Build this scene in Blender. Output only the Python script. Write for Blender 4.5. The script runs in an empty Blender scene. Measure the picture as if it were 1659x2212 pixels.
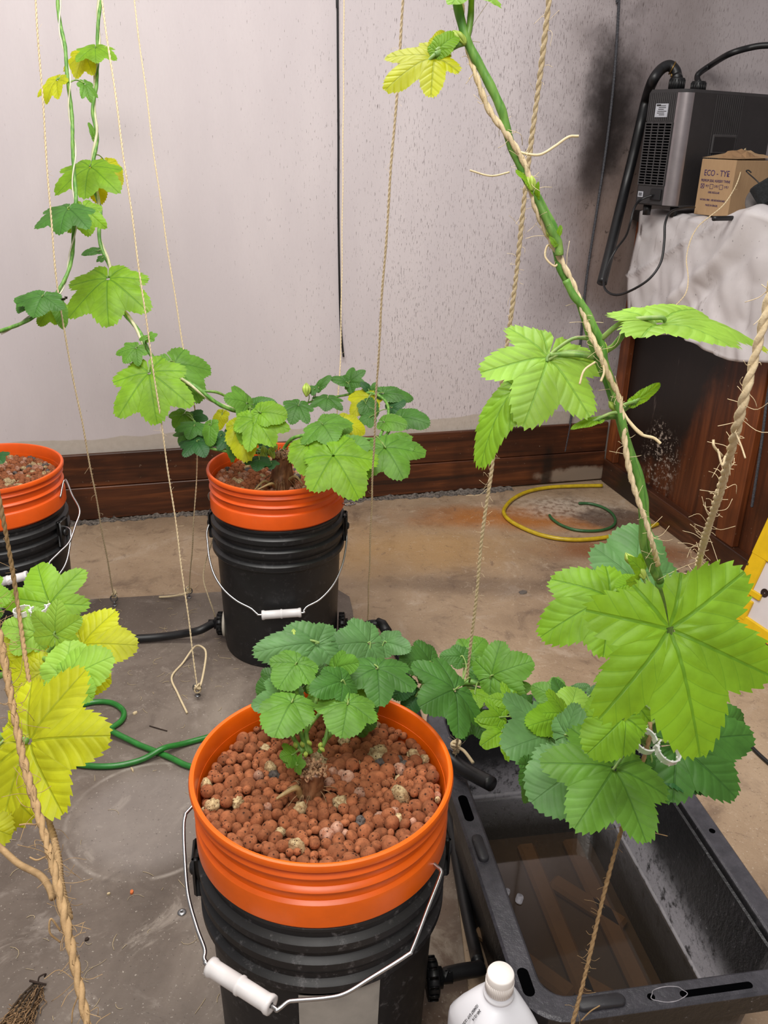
import bpy, math, random
import numpy as np
from mathutils import Vector, Matrix

S = bpy.context.scene
COL = S.collection
random.seed(7)
RNG = np.random.default_rng(11)

# ------------------------------------------------------------------ camera
FPX, PITCH, ROLL, CAMH = 1861.0, 0.4142, 0.0243, 1.1176
FW = np.array([0, math.cos(PITCH), -math.sin(PITCH)])
_r = np.array([1.0, 0, 0]); _u = np.cross(_r, FW)
RT = math.cos(ROLL) * _r + math.sin(ROLL) * _u
UP = -math.sin(ROLL) * _r + math.cos(ROLL) * _u
CO = np.array([0, 0, CAMH])
cd = bpy.data.cameras.new('camera'); cam = bpy.data.objects.new('camera', cd); COL.objects.link(cam)
cd.sensor_fit = 'VERTICAL'; cd.sensor_height = 36.0; cd.lens = 36.0 * FPX / 2212.0
cd.clip_start = 0.02; cd.clip_end = 50
M = Matrix.Identity(4)
for i in range(3):
    M[i][0] = RT[i]; M[i][1] = UP[i]; M[i][2] = -FW[i]; M[i][3] = CO[i]
cam.matrix_world = M
S.camera = cam

# ------------------------------------------------------------------ light and exposure
S.view_settings.view_transform = 'Standard'; S.view_settings.look = 'None'
S.view_settings.gamma = 1.0; S.view_settings.use_curve_mapping = False
S.view_settings.exposure = 0.0
w = bpy.data.worlds.new('world'); S.world = w; w.use_nodes = True
w.node_tree.nodes['Background'].inputs[0].default_value = (0.86, 0.84, 0.86, 1)
w.node_tree.nodes['Background'].inputs[1].default_value = 0.36
def area(name, loc, target, sx, sy, power, col=(1, 1, 1)):
    l = bpy.data.lights.new(name, 'AREA'); l.shape = 'RECTANGLE'; l.size = sx; l.size_y = sy
    l.energy = power; l.color = col
    o = bpy.data.objects.new(name, l); COL.objects.link(o)
    o.location = loc
    o.rotation_euler = (Vector(target) - Vector(loc)).to_track_quat('-Z', 'Y').to_euler()
    return o
area('ceiling_lamp_and_fill', (-0.35, 1.15, 2.45), (-0.35, 1.3, 0), 1.3, 0.8, 48, (1.0, 0.97, 0.92))
area('ceiling_lamp_and_fill', (-0.1, -0.5, 2.3), (0.0, 1.0, 0.3), 1.2, 0.6, 35, (1.0, 0.96, 0.91))  # added fill light behind the camera, no such lamp in view

# ------------------------------------------------------------------ geometry helpers
def ray(x, y): return FW + RT * (x - 829.5) / FPX - UP * (y - 1106) / FPX
def D(x, y, d): return CO + ray(x, y) * d
def Z(x, y, z):
    v = ray(x, y); return CO + v * ((z - CAMH) / v[2])
def onp(x, y, P0, n):
    v = ray(x, y); n = np.array(n, float); return CO + v * (((np.array(P0) - CO) @ n) / (v @ n))
TH = 0.2641
C0 = np.array([0.7754, 2.8695, 0.0])
U = np.array([math.cos(TH), math.sin(TH), 0]); V = np.array([math.sin(TH), -math.cos(TH), 0])
WALLY = 0.018
def W(x, y, off=0.0): return onp(x, y, C0 + V * (off - WALLY), V)
def B(x, y, off=0.0): return onp(x, y, C0 - U * off, U)
def RM(s, v, z): return C0 + U * s + V * v + np.array([0, 0, z])   # room frame: along back wall, out from it, up
def nrm(a):
    a = np.array(a, float); return a / (np.linalg.norm(a) + 1e-12)

ORG = {}
class MB:
    def __init__(s): s.v = []; s.f = []; s.n = 0; s.mi = []; s.cur = 0
    def add(s, v, f):
        v = np.asarray(v, float).reshape(-1, 3); s.v.append(v)
        for q in f: s.f.append(tuple(int(i) + s.n for i in q)); s.mi.append(s.cur)
        s.n += len(v)
    def box(s, c, sx, sy, sz, ax=None, bev=0.0):
        c = np.array(c, float)
        X, Y, Zz = (np.eye(3) if ax is None else ax)
        h = np.array([sx, sy, sz]) / 2
        if bev <= 0:
            P = [c + X * h[0] * i + Y * h[1] * j + Zz * h[2] * k for k in (-1, 1) for j in (-1, 1) for i in (-1, 1)]
            s.add(P, [(0, 2, 3, 1), (4, 5, 7, 6), (0, 1, 5, 4), (2, 6, 7, 3), (0, 4, 6, 2), (1, 3, 7, 5)])
        else:
            b = min(bev, h.min() * 0.95)
            idx = {}; P = []
            for k in (-1, 1):
                for j in (-1, 1):
                    for i in (-1, 1):
                        for a in range(3):
                            hh = h - b; hh[a] = h[a]
                            idx[(i, j, k, a)] = len(P)
                            P.append(c + X * hh[0] * i + Y * hh[1] * j + Zz * hh[2] * k)
            F = []
            for a in range(3):
                o1, o2 = [(1, 2), (2, 0), (0, 1)][a]
                for sg in (-1, 1):
                    q = []
                    for (p, r) in ((-1, -1), (1, -1), (1, 1), (-1, 1)):
                        t = [0, 0, 0]; t[a] = sg; t[o1] = p; t[o2] = r; q.append(idx[(*t, a)])
                    F.append(tuple(q if sg > 0 else q[::-1]))
            for a in range(3):
                o1, o2 = [(1, 2), (2, 0), (0, 1)][a]
                for p in (-1, 1):
                    for r in (-1, 1):
                        t0 = [0, 0, 0]; t1 = [0, 0, 0]
                        t0[a] = -1; t1[a] = 1; t0[o1] = t1[o1] = p; t0[o2] = t1[o2] = r
                        q = [idx[(*t0, o1)], idx[(*t1, o1)], idx[(*t1, o2)], idx[(*t0, o2)]]
                        F.append(tuple(q if p * r > 0 else q[::-1]))
            for i in (-1, 1):
                for j in (-1, 1):
                    for k in (-1, 1):
                        q = [idx[(i, j, k, a)] for a in range(3)]
                        F.append(tuple(q if i * j * k > 0 else q[::-1]))
            s.add(P, F)
        return s
    def tube(s, P, r, n=8, cap=True, closed=False):
        P = np.asarray(P, float); m = len(P)
        r = np.broadcast_to(np.asarray(r, float), (m,)) if np.ndim(r) <= 1 else r
        T = np.gradient(P, axis=0) if not closed else (np.roll(P, -1, 0) - np.roll(P, 1, 0))
        T = T / (np.linalg.norm(T, axis=1, keepdims=True) + 1e-12)
        a = np.array([0, 0, 1.0]) if abs(T[0][2]) < 0.9 else np.array([1.0, 0, 0])
        N = nrm(np.cross(T[0], a)); V_ = []
        ang = np.linspace(0, 2 * np.pi, n, endpoint=False)
        for i in range(m):
            N = nrm(N - T[i] * (N @ T[i])); Bn = np.cross(T[i], N)
            V_.append(P[i] + r[i] * (np.cos(ang)[:, None] * N + np.sin(ang)[:, None] * Bn))
        F = []
        for i in range(m - 1 if not closed else m):
            j2 = (i + 1) % m
            for k in range(n):
                F.append((i * n + k, i * n + (k + 1) % n, j2 * n + (k + 1) % n, j2 * n + k))
        if cap and not closed:
            F.append(tuple(range(n))[::-1]); F.append(tuple(range((m - 1) * n, m * n)))
        s.add(np.concatenate(V_), F); return s
    def lathe(s, c, prof, n=64, axis=(0, 0, 1), x=None, caps=(False, False)):
        ax = nrm(axis); X = nrm(np.cross(ax, (0, 1, 0) if abs(ax[1]) < .9 else (1, 0, 0))) if x is None else nrm(x)
        Y = np.cross(ax, X); ang = np.linspace(0, 2 * np.pi, n, endpoint=False)
        V_ = []
        for (r, z) in prof:
            V_.append(np.array(c) + ax * z + r * (np.cos(ang)[:, None] * X + np.sin(ang)[:, None] * Y))
        F = []
        for i in range(len(prof) - 1):
            for k in range(n):
                F.append((i * n + k, i * n + (k + 1) % n, (i + 1) * n + (k + 1) % n, (i + 1) * n + k))
        if caps[0]: F.append(tuple(range(n))[::-1])
        if caps[1]: F.append(tuple(range((len(prof) - 1) * n, len(prof) * n)))
        s.add(np.concatenate(V_), F); return s
    def grid(s, P):
        P = np.asarray(P, float); a, b = P.shape[:2]
        F = [(i * b + j, i * b + j + 1, (i + 1) * b + j + 1, (i + 1) * b + j) for i in range(a - 1) for j in range(b - 1)]
        s.add(P.reshape(-1, 3), F); return s
    def build(s, name, mat, parent=None, origin=None, smooth=True, uv=None, sharp=None):
        if parent is not None: o0 = ORG[parent.name]
        else: o0 = np.zeros(3) if origin is None else np.array(origin, float)
        v = np.concatenate(s.v) - o0
        me = bpy.data.meshes.new(name)
        me.from_pydata(v.tolist(), [], s.f)
        me.polygons.foreach_set('use_smooth', [smooth] * len(s.f))
        mats = mat if isinstance(mat, (list, tuple)) else [mat]
        for m_ in mats: me.materials.append(m_)
        if len(mats) > 1: me.polygons.foreach_set('material_index', s.mi)
        if uv is not None:
            ul = me.uv_layers.new(name='vein'); vi = np.zeros(len(me.loops), np.int32); me.loops.foreach_get('vertex_index', vi)
            ul.data.foreach_set('uv', uv[vi].astype(np.float32).ravel())
        me.update()
        if sharp: me.set_sharp_from_angle(angle=math.radians(sharp))
        o = bpy.data.objects.new(name, me); COL.objects.link(o)
        if parent is not None: o.parent = parent
        else: o.location = o0
        ORG[o.name] = o0
        return o

def tag(o, label=None, cat=None, group=None, kind=None):
    if label: o['label'] = label
    if cat: o['category'] = cat
    if group: o['group'] = group
    if kind: o['kind'] = kind
    return o
def thing(name, loc, label, cat, group=None):
    o = bpy.data.objects.new(name, None); COL.objects.link(o); o.location = [float(t) for t in loc]
    o.empty_display_size = 0.02
    ORG[o.name] = np.array(loc, float)
    return tag(o, label, cat, group)
def smooth_path(P, n=8, closed=False):
    P = np.asarray(P, float)
    if closed: Q = np.concatenate([P[-1:], P, P[:2]])
    else: Q = np.concatenate([2 * P[:1] - P[1:2], P, 2 * P[-1:] - P[-2:-1]])
    out = []
    for i in range(1, len(Q) - 2):
        p0, p1, p2, p3 = Q[i - 1], Q[i], Q[i + 1], Q[i + 2]
        for t in np.linspace(0, 1, n, endpoint=False):
            out.append(0.5 * (2 * p1 + (p2 - p0) * t + (2 * p0 - 5 * p1 + 4 * p2 - p3) * t * t + (3 * p1 - p0 - 3 * p2 + p3) * t ** 3))
    if not closed: out.append(P[-1])
    return np.array(out)
def resample(P, step):
    P = np.asarray(P, float); L = np.r_[0, np.cumsum(np.linalg.norm(np.diff(P, axis=0), axis=1))]
    n = max(2, int(L[-1] / step) + 1); t = np.linspace(0, L[-1], n)
    return np.stack([np.interp(t, L, P[:, k]) for k in range(P.shape[1])], 1), t
def frames(P):
    T = np.gradient(P, axis=0); T /= np.linalg.norm(T, axis=1, keepdims=True) + 1e-12
    a = np.array([0, 1.0, 0]) if abs(T[0][1]) < .9 else np.array([1.0, 0, 0])
    N = nrm(np.cross(T[0], a)); Ns = []
    for i in range(len(P)):
        N = nrm(N - T[i] * (N @ T[i])); Ns.append(N)
    Ns = np.array(Ns); return T, Ns, np.cross(T, Ns)

# ------------------------------------------------------------------ material helpers
def C(r, g, b):
    f = lambda c: (c / 255 / 12.92) if c / 255 <= 0.04045 else ((c / 255 + 0.055) / 1.055) ** 2.4
    return (f(r), f(g), f(b), 1.0)
class NT:
    def __init__(s, name):
        s.m = bpy.data.materials.new(name); s.m.use_nodes = True; s.t = s.m.node_tree; s.b = s.t.nodes['Principled BSDF']
        s._co = None
    def n(s, typ, **kw):
        o = s.t.nodes.new(typ)
        for k, v_ in kw.items(): setattr(o, k, v_)
        return o
    def put(s, sock, v_):
        if hasattr(v_, 'is_linked') or isinstance(v_, bpy.types.NodeSocket): s.t.links.new(v_, sock)
        elif v_ is not None: sock.default_value = v_
    def co(s, kind='Object'):
        if s._co is None: s._co = s.n('ShaderNodeTexCoord')
        return s._co.outputs[kind]
    def mapv(s, vec, scale=(1, 1, 1), loc=(0, 0, 0), rot=(0, 0, 0)):
        o = s.n('ShaderNodeMapping'); s.put(o.inputs[0], vec); o.inputs[1].default_value = loc; o.inputs[2].default_value = rot; o.inputs[3].default_value = scale
        return o.outputs[0]
    def noise(s, scale, detail=4, rough=.55, vec=None, dist=0.0):
        o = s.n('ShaderNodeTexNoise'); s.put(o.inputs['Vector'], vec if vec is not None else s.co()); o.inputs['Scale'].default_value = scale
        o.inputs['Detail'].default_value = detail; o.inputs['Roughness'].default_value = rough; o.inputs['Distortion'].default_value = dist
        return o.outputs[0]
    def vor(s, scale, vec=None, out='Distance', feat='F1'):
        o = s.n('ShaderNodeTexVoronoi', feature=feat); s.put(o.inputs['Vector'], vec if vec is not None else s.co()); o.inputs['Scale'].default_value = scale
        return o.outputs[out]
    def math(s, op, a, b=None, clamp=False):
        o = s.n('ShaderNodeMath', operation=op, use_clamp=clamp); s.put(o.inputs[0], a)
        if b is not None: s.put(o.inputs[1], b)
        return o.outputs[0]
    def ss(s, x, lo, hi):
        o = s.n('ShaderNodeMapRange', interpolation_type='SMOOTHSTEP'); s.put(o.inputs[0], x)
        o.inputs[1].default_value = lo; o.inputs[2].default_value = hi
        return o.outputs[0]
    def mix(s, fac, a, b):
        o = s.n('ShaderNodeMix', data_type='RGBA'); s.put(o.inputs[0], fac); s.put(o.inputs[6], a); s.put(o.inputs[7], b); return o.outputs[2]
    def ramp(s, fac, stops):
        o = s.n('ShaderNodeValToRGB'); s.put(o.inputs[0], fac); e = o.color_ramp.elements
        while len(e) < len(stops): e.new(0.5)
        for i, (p, c) in enumerate(stops): e[i].position = p; e[i].color = c
        return o.outputs[0]
    def sep(s, vec):
        o = s.n('ShaderNodeSeparateXYZ'); s.put(o.inputs[0], vec); return o.outputs
    def blob(s, c, r, wob=0.25, nscale=6, lo=1.0, hi=0.45):
        """soft stain or painted-shade patch with a ragged rim of its own: 1 inside, 0 outside"""
        v_ = s.mapv(s.co(), scale=tuple(1 / q for q in r), loc=tuple(-c[i] / r[i] for i in range(3)))
        o = s.n('ShaderNodeVectorMath', operation='LENGTH'); s.put(o.inputs[0], v_)
        d = s.math('ADD', o.outputs['Value'], s.math('MULTIPLY', s.math('SUBTRACT', s.noise(nscale, 5, .6), .5), wob * 4))
        return s.ss(d, lo, hi)
    def bump(s, h, strength=.3, dist=.01):
        o = s.n('ShaderNodeBump'); o.inputs['Strength'].default_value = strength; o.inputs['Distance'].default_value = dist; s.put(o.inputs['Height'], h)
        s.t.links.new(o.outputs[0], s.b.inputs['Normal']); return o.outputs[0]
    def fin(s, col, rough=.6, metal=0.0, spec=.5):
        s.put(s.b.inputs['Base Color'], col); s.put(s.b.inputs['Roughness'], rough); s.b.inputs['Metallic'].default_value = metal
        s.b.inputs['Specular IOR Level'].default_value = spec
        return s.m
def plain(name, col, rough=.5, metal=0.0, nz=.12, scale=40, spec=.5, bump=0.0):
    m = NT(name); f_ = m.noise(scale, 4)
    dark = tuple(c * (1 - nz * 2) for c in col[:3]) + (1,); lite = tuple(min(1, c * (1 + nz)) for c in col[:3]) + (1,)
    c_ = m.ramp(f_, [(.3, dark), (.7, lite)])
    if bump: m.bump(f_, bump, .002)
    return m.fin(c_, rough, metal, spec)

# ------------------------------------------------------------------ materials of the setting
def wall_material():
    m = NT('painted_plaster')
    co = m.co(); x, y, z = m.sep(co)
    st = m.mapv(co, scale=(400, 400, 56))
    sp = m.noise(1.0, 3, .6, st)
    fine = m.noise(1.0, 2, .5, m.mapv(co, scale=(210, 210, 60)))
    big = m.noise(2.2, 4, .6, m.mapv(co, scale=(1.6, 1, .5)))
    dens = m.math('ADD', m.ss(x, -1.75, -0.25), m.math('MULTIPLY', m.math('SUBTRACT', big, .5), 1.1), True)
    thr = m.math('SUBTRACT', .702, m.math('MULTIPLY', dens, .12))
    speck = m.ss(m.math('SUBTRACT', sp, thr), 0.0, .06)
    dots = m.math('MULTIPLY', m.ss(m.noise(150, 2, .5), .70, .74), m.ss(x, -.75, -.1))
    c_ = m.mix(m.ss(big, .3, .75), C(208, 199, 202), C(220, 211, 213))
    c_ = m.mix(m.math('MULTIPLY', fine, .18), c_, C(190, 180, 184))
    c_ = m.mix(m.math('MULTIPLY', speck, .68), c_, C(92, 80, 80))
    c_ = m.mix(m.math('MULTIPLY', dots, .6), c_, C(70, 60, 60))
    # unpainted strip above the skirting
    edge = m.math('ADD', .262, m.math('MULTIPLY', m.math('SUBTRACT', m.noise(1.0, 3, .5, m.mapv(co, scale=(5, 5, 0))), .5), .05))
    band = m.ss(m.math('SUBTRACT', edge, z), 0, .004)
    c_ = m.mix(m.math('MULTIPLY', band, .8), c_, m.mix(m.noise(60), C(176, 164, 148), C(205, 195, 182)))
    # soot by the heater corner
    gr = m.blob((-.04, 0, 1.0), (.44, 3, 1.15), .22, 4, 1.05, .1)
    c_ = m.mix(m.math('MULTIPLY', gr, .78), c_, C(96, 82, 80))
    tan = m.blob((-.02, 0, .86), (.24, 3, .36), .15, 6, 1.1, .3)
    c_ = m.mix(m.math('MULTIPLY', tan, .6), c_, C(128, 106, 92))
    soot = m.blob((-.125, 0, 1.20), (.115, 3, .30), .34, 8, 1.15, .15)
    c_ = m.mix(m.math('MULTIPLY', soot, .97), c_, C(34, 27, 26))
    soot2 = m.blob((-.17, 0, 1.04), (.06, 3, .14), .2, 14, 1.05, .2)
    c_ = m.mix(m.math('MULTIPLY', soot2, .7), c_, C(50, 41, 40))
    right = m.ss(x, -.06, .10)
    c_ = m.mix(m.math('MULTIPLY', right, .45), c_, C(138, 128, 126))
    rub = m.math('MULTIPLY', m.ss(m.noise(38, 5, .7), .60, .66), m.blob((-.06, 0, .95), (.16, 3, .3), .2, 9))
    c_ = m.mix(m.math('MULTIPLY', rub, .7), c_, C(58, 48, 44))
    m.bump(m.math('ADD', m.math('MULTIPLY', speck, -.6), m.math('MULTIPLY', fine, .5)), .25, .002)
    return m.fin(c_, .75, 0, .3)
def floor_material():
    m = NT('stained_concrete'); co = m.co()
    n1 = m.noise(1.7, 6, .62); n2 = m.noise(7, 6, .68, dist=.6); n3 = m.noise(45, 4, .6); n4 = m.noise(190, 2, .5)
    c_ = m.ramp(n1, [(.28, C(126, 104, 84)), (.48, C(160, 136, 111)), (.68, C(184, 160, 134))])
    c_ = m.mix(m.math('MULTIPLY', m.ss(n2, .52, .70), .55), c_, C(186, 168, 150))
    c_ = m.mix(m.math('MULTIPLY', m.ss(n2, .46, .30), .55), c_, C(98, 80, 68))
    rust = m.blob((.50, 2.52, 0), (.52, .13, 9), .3, 5, 1.1, .2)
    c_ = m.mix(m.math('MULTIPLY', rust, .95), c_, m.mix(n2, C(136, 78, 30), C(186, 120, 54)))
    rust2 = m.blob((.72, 2.30, 0), (.34, .10, 9), .3, 6, 1.1, .2)
    c_ = m.mix(m.math('MULTIPLY', rust2, .9), c_, C(128, 80, 46))
    ochre = m.blob((.1, 2.28, 0), (.42, .2, 9), .3, 4, 1.2, .1)
    c_ = m.mix(m.math('MULTIPLY', ochre, .7), c_, C(172, 134, 84))
    white = m.blob((.62, 2.60, 0), (.26, .12, 9), .3, 7, 1.1, .3)
    c_ = m.mix(m.math('MULTIPLY', white, .7), c_, m.mix(m.ss(n3, .35, .6), C(112, 98, 88), C(196, 182, 166)))
    pit = m.blob((.74, 2.53, 0), (.16, .11, 9), .3, 12, 1.05, .5)
    c_ = m.mix(m.math('MULTIPLY', pit, .8), c_, C(82, 68, 60))
    wet = m.blob((.30, 2.06, 0), (.40, .07, 9), .35, 5, 1.1, .3)
    c_ = m.mix(m.math('MULTIPLY', wet, .5), c_, C(92, 74, 62))
    grime = m.blob((.92, 1.98, 0), (.16, .3, 9), .3, 14, 1.05, .6)
    c_ = m.mix(m.math('MULTIPLY', m.math('MULTIPLY', grime, m.ss(n3, .5, .56)), .8), c_, C(52, 42, 38))
    n5 = m.noise(22, 6, .75, dist=1.2); c_ = m.mix(m.math('MULTIPLY', m.ss(n5, .56, .68), .5), c_, C(104, 82, 68)); c_ = m.mix(m.math('MULTIPLY', m.ss(n5, .42, .30), .45), c_, C(196, 176, 154))
    c_ = m.mix(m.math('MULTIPLY', m.ss(n4, .66, .74), .6), c_, C(70, 58, 52))
    c_ = m.mix(m.math('MULTIPLY', m.ss(n4, .36, .26), .4), c_, C(214, 200, 184))
    m.bump(m.math('ADD', n3, m.math('MULTIPLY', n4, .6)), .35, .004)
    return m.fin(c_, m.ramp(n2, [(.3, (.45,) * 3 + (1,)), (.7, (.8,) * 3 + (1,))]), 0, .4)
def pad_material():
    m = NT('grey_cement_sheet'); co = m.co()
    n1 = m.noise(2.1, 6, .65, dist=.8); n2 = m.noise(9, 6, .7, dist=.7); n3 = m.noise(60, 4, .6); n4 = m.noise(210, 2, .5)
    c_ = m.ramp(n1, [(.3, C(84, 73, 65)), (.5, C(107, 95, 86)), (.72, C(140, 128, 117))])
    c_ = m.mix(m.math('MULTIPLY', m.ss(n2, .54, .72), .45), c_, C(160, 149, 140))
    c_ = m.mix(m.math('MULTIPLY', m.ss(n2, .44, .3), .4), c_, C(80, 69, 62))
    n6 = m.noise(4.5, 7, .72, dist=2.2); c_ = m.mix(m.math('MULTIPLY', m.ss(n6, .56, .66), .4), c_, C(172, 160, 148)); c_ = m.mix(m.math('MULTIPLY', m.ss(n6, .44, .34), .4), c_, C(84, 73, 66))
    # round mark left by a bucket that stood here
    v_ = m.n('ShaderNodeVectorMath', operation='DISTANCE'); m.put(v_.inputs[0], co); v_.inputs[1].default_value = (-.40, 1.17, .006)
    ring = m.math('ABSOLUTE', m.math('SUBTRACT', v_.outputs['Value'], .142)); ring = m.ss(ring, .006, .0)
    c_ = m.mix(m.math('MULTIPLY', m.math('MULTIPLY', ring, m.ss(n2, .3, .6)), .55), c_, C(176, 166, 156))
    disc = m.ss(v_.outputs['Value'], .15, .09); c_ = m.mix(m.math('MULTIPLY', disc, .32), c_, C(166, 157, 152))
    near_shade = m.blob((-.45, .55, 0), (.6, .42, 9), .25, 3, 1.1, .1)  # dim end of the sheet: shade painted into its colour
    c_ = m.mix(m.math('MULTIPLY', near_shade, .6), c_, m.mix(n2, C(84, 74, 66), C(104, 94, 86)))
    tan = m.blob((.08, .85, 0), (.13, .5, 9), .3, 6, 1.05, .3)
    c_ = m.mix(m.math('MULTIPLY', tan, .6), c_, m.mix(m.ss(n2, .45, .6), C(96, 72, 52), C(150, 134, 116)))
    c_ = m.mix(m.math('MULTIPLY', m.ss(n4, .67, .74), .6), c_, C(62, 54, 48))
    c_ = m.mix(m.math('MULTIPLY', m.ss(n4, .34, .27), .5), c_, C(190, 180, 168))
    m.bump(m.math('ADD', n3, m.math('MULTIPLY', n2, .6)), .2, .003)
    return m.fin(c_, m.ramp(n1, [(.3, (.38,) * 3 + (1,)), (.7, (.62,) * 3 + (1,))]), 0, .4)
def wood_material(name, dark, mid, lite, axis=0, stain=None, scale=1.0, rough=.42):
    m = NT(name); co = m.co()
    sc = [42, 42, 42]; sc[axis] = 2.6
    g = m.noise(scale, 6, .62, m.mapv(co, scale=tuple(sc)), dist=.6)
    b_ = m.noise(3.0, 4, .6)
    c_ = m.ramp(g, [(.28, dark), (.52, mid), (.75, lite)])
    c_ = m.mix(m.math('MULTIPLY', m.ss(b_, .52, .36), .65), c_, dark)
    kn = m.ss(m.vor(3.1, m.mapv(co, scale=(1, 1, 2.2))), .10, .02)
    c_ = m.mix(m.math('MULTIPLY', kn, .6), c_, dark)
    sp = m.ss(m.noise(120, 2), .72, .76)
    c_ = m.mix(m.math('MULTIPLY', sp, .5), c_, C(150, 130, 112))
    if stain: c_ = stain(m, c_)
    m.bump(g, .15, .002)
    return m.fin(c_, rough, 0, .45)
def board_stain(m, c_):
    s1 = m.blob((-.10, 0, .03), (.16, 3, .035), .3, 18, 1.05, .6)
    c_ = m.mix(m.math('MULTIPLY', s1, .8), c_, C(150, 134, 118))
    s2 = m.blob((-.22, 0, .05), (.03, 3, .12), .25, 12)
    c_ = m.mix(m.math('MULTIPLY', s2, .8), c_, C(26, 18, 15))
    s3 = m.blob((-.75, 0, .055), (.38, 3, .012), .2, 14)
    return m.mix(m.math('MULTIPLY', s3, .7), c_, C(28, 21, 18))
def panel_stain(m, c_):
    s1 = m.blob((0, .20, .62), (3, .33, .58), .16, 5, 1.02, .8)
    c_ = m.mix(m.math('MULTIPLY', s1, .96), c_, C(27, 22, 20))
    s2 = m.math('MULTIPLY', m.blob((0, .30, .19), (3, .13, .13), .3, 10), m.ss(m.noise(70, 4, .7), .54, .60))
    c_ = m.mix(m.math('MULTIPLY', s2, .85), c_, C(176, 162, 150))
    s3 = m.math('MULTIPLY', m.ss(m.noise(1.0, 4, .7, m.mapv(m.co(), scale=(40, 40, 5))), .64, .70), m.blob((0, .2, .45), (3, .25, .2), .2, 9))
    return m.mix(m.math('MULTIPLY', s3, .6), c_, C(110, 98, 92))
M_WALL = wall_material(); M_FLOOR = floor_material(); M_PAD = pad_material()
WD, WM, WL = C(34, 18, 12), C(72, 38, 21), C(112, 64, 34)
M_BOARD = wood_material('walnut_stained_board', C(42, 22, 14), C(84, 45, 25), C(124, 70, 38), 0, board_stain)
M_PANEL = wood_material('stained_bar_panel', C(46, 24, 14), C(88, 46, 25), C(118, 66, 36), 2, panel_stain, .8)
M_STILE = wood_material('reddish_wood_stile', C(72, 36, 19), C(124, 66, 34), C(164, 96, 52), 2)
M_RAIL = wood_material('dark_wood_rail', C(34, 19, 13), C(70, 38, 22), C(100, 58, 34), 1, lambda m, c_: m.mix(m.math('MULTIPLY', m.blob((0, .2, .05), (3, .12, .2), .2, 9), .9), c_, C(24, 19, 18)))
M_BLACKPAINT = plain('black_paint', C(26, 24, 24), .45, nz=.2)

# ------------------------------------------------------------------ the setting
def ax_room(): return (U, -V, np.array([0, 0, 1.0]))
ROOM_Q = Matrix(((U[0], -V[0], 0), (U[1], -V[1], 0), (0, 0, 1))).to_4x4()
def room_build(mb, name, mat, **kw):
    """mesh given in room coordinates (s along the back wall, y behind it, z up)"""
    o = mb.build(name, mat, smooth=False)
    Mx = ROOM_Q.copy(); Mx.translation = Vector(C0); o.matrix_world = Mx
    return tag(o, kind='structure', **kw)

b = MB(); b.box((-.65, WALLY + .06, 1.30), 4.9, .12, 2.7); room_build(b, 'wall_back', M_WALL)
b = MB(); b.box((1.40, -1.4, 1.30), .12, 2.9, 2.7); room_build(b, 'wall_right', M_WALL)
b = MB(); b.box((0, 1.0, -.05), 6.5, 5.6, .10); tag(b.build('floor', M_FLOOR, origin=(0, 0, 0), smooth=False), kind='structure')
# two skirting boards, one above the other
b = MB(); b.box((-1.5505, WALLY / 2, .0585), 3.099, WALLY, .105, bev=.002); room_build(b, 'baseboard_lower', M_BOARD)
b = MB(); b.box((-1.5505, WALLY / 2 + .0015, .1645), 3.099, WALLY - .003, .103, bev=.002); room_build(b, 'baseboard_upper', M_BOARD)
# grey cement sheet the buckets stand on
pts = [(-1.9, 1.78), (-.789, 1.922), (-.432, 1.983), (-.160, 2.020), (-.118, 2.012), (-.085, 1.975), (-.073, 1.90), (-.05, 1.6), (.03, 1.3), (.13, 1.1), (.15, .25), (-1.9, .25)]
n_ = len(pts); PADT = .005
b = MB(); b.add([(x, y, .0005) for x, y in pts] + [(x, y, PADT) for x, y in pts], [tuple(range(n_))[::-1], tuple(range(n_, 2 * n_))] + [(i, (i + 1) % n_, n_ + (i + 1) % n_, n_ + i) for i in range(n_)])
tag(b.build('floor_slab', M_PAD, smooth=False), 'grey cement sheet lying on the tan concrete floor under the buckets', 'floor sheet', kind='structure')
# gritty mortar strip in front of the skirting
M_GRIT = plain('grey_grit', C(112, 103, 96), .9, nz=.45, scale=140, bump=.6)
s_ = np.linspace(-2.6, -.35, 260); P = []
for s in s_:
    wv = .024 + .008 * math.sin(s * 9) + .005 * RNG.normal()
    P.append([(s, -t * wv, .0008 + .006 * (1 - t) * (1 + .5 * RNG.normal() * (0 < t < 1))) for t in (0.02, .25, .5, .75, 1)])
b = MB(); b.grid(P); room_build(b, 'trim_grit', M_GRIT)

# old bar counter against the back wall: panelled front, stained; its top carries the chiller
BARZ = .915
bar = thing('bar_counter', RM(0, .4, 0), 'dark stained wooden bar counter with panelled front, half under a white sheet', 'bar counter')
def rb(name, mat, boxes, parent=bar, bev=.002):
    mb = MB()
    for (s0, s1, v0, v1, z0, z1) in boxes:
        mb.box(RM((s0 + s1) / 2, (v0 + v1) / 2, (z0 + z1) / 2), abs(s1 - s0), abs(v1 - v0), z1 - z0, ax_room(), bev)
    return mb.build(name, mat, parent, smooth=False)
def orient(o):   # texture space of panels follows the room
    return o
def bar_piece(name, mat, s0, s1, v0, v1, z0, z1, bev=.002):
    mb = MB(); mb.box(((s0 + s1) / 2, (v0 + v1) / 2, (z0 + z1) / 2), s1 - s0, v1 - v0, z1 - z0, None, bev)
    o = mb.build(name, mat, smooth=False); o.parent = bar
    R = Matrix(((U[0], V[0], 0), (U[1], V[1], 0), (0, 0, 1))).to_4x4(); R.translation = Vector(C0 - ORG[bar.name])
    o.matrix_local = R
    return o
E_ = .001
bar_piece('front_panel', M_PANEL, .022, .04, .002, 1.5, .002, BARZ - .03)
bar_piece('side_panel', M_BLACKPAINT, .04, .60, .003, .02, .002, BARZ - .03)
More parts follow.
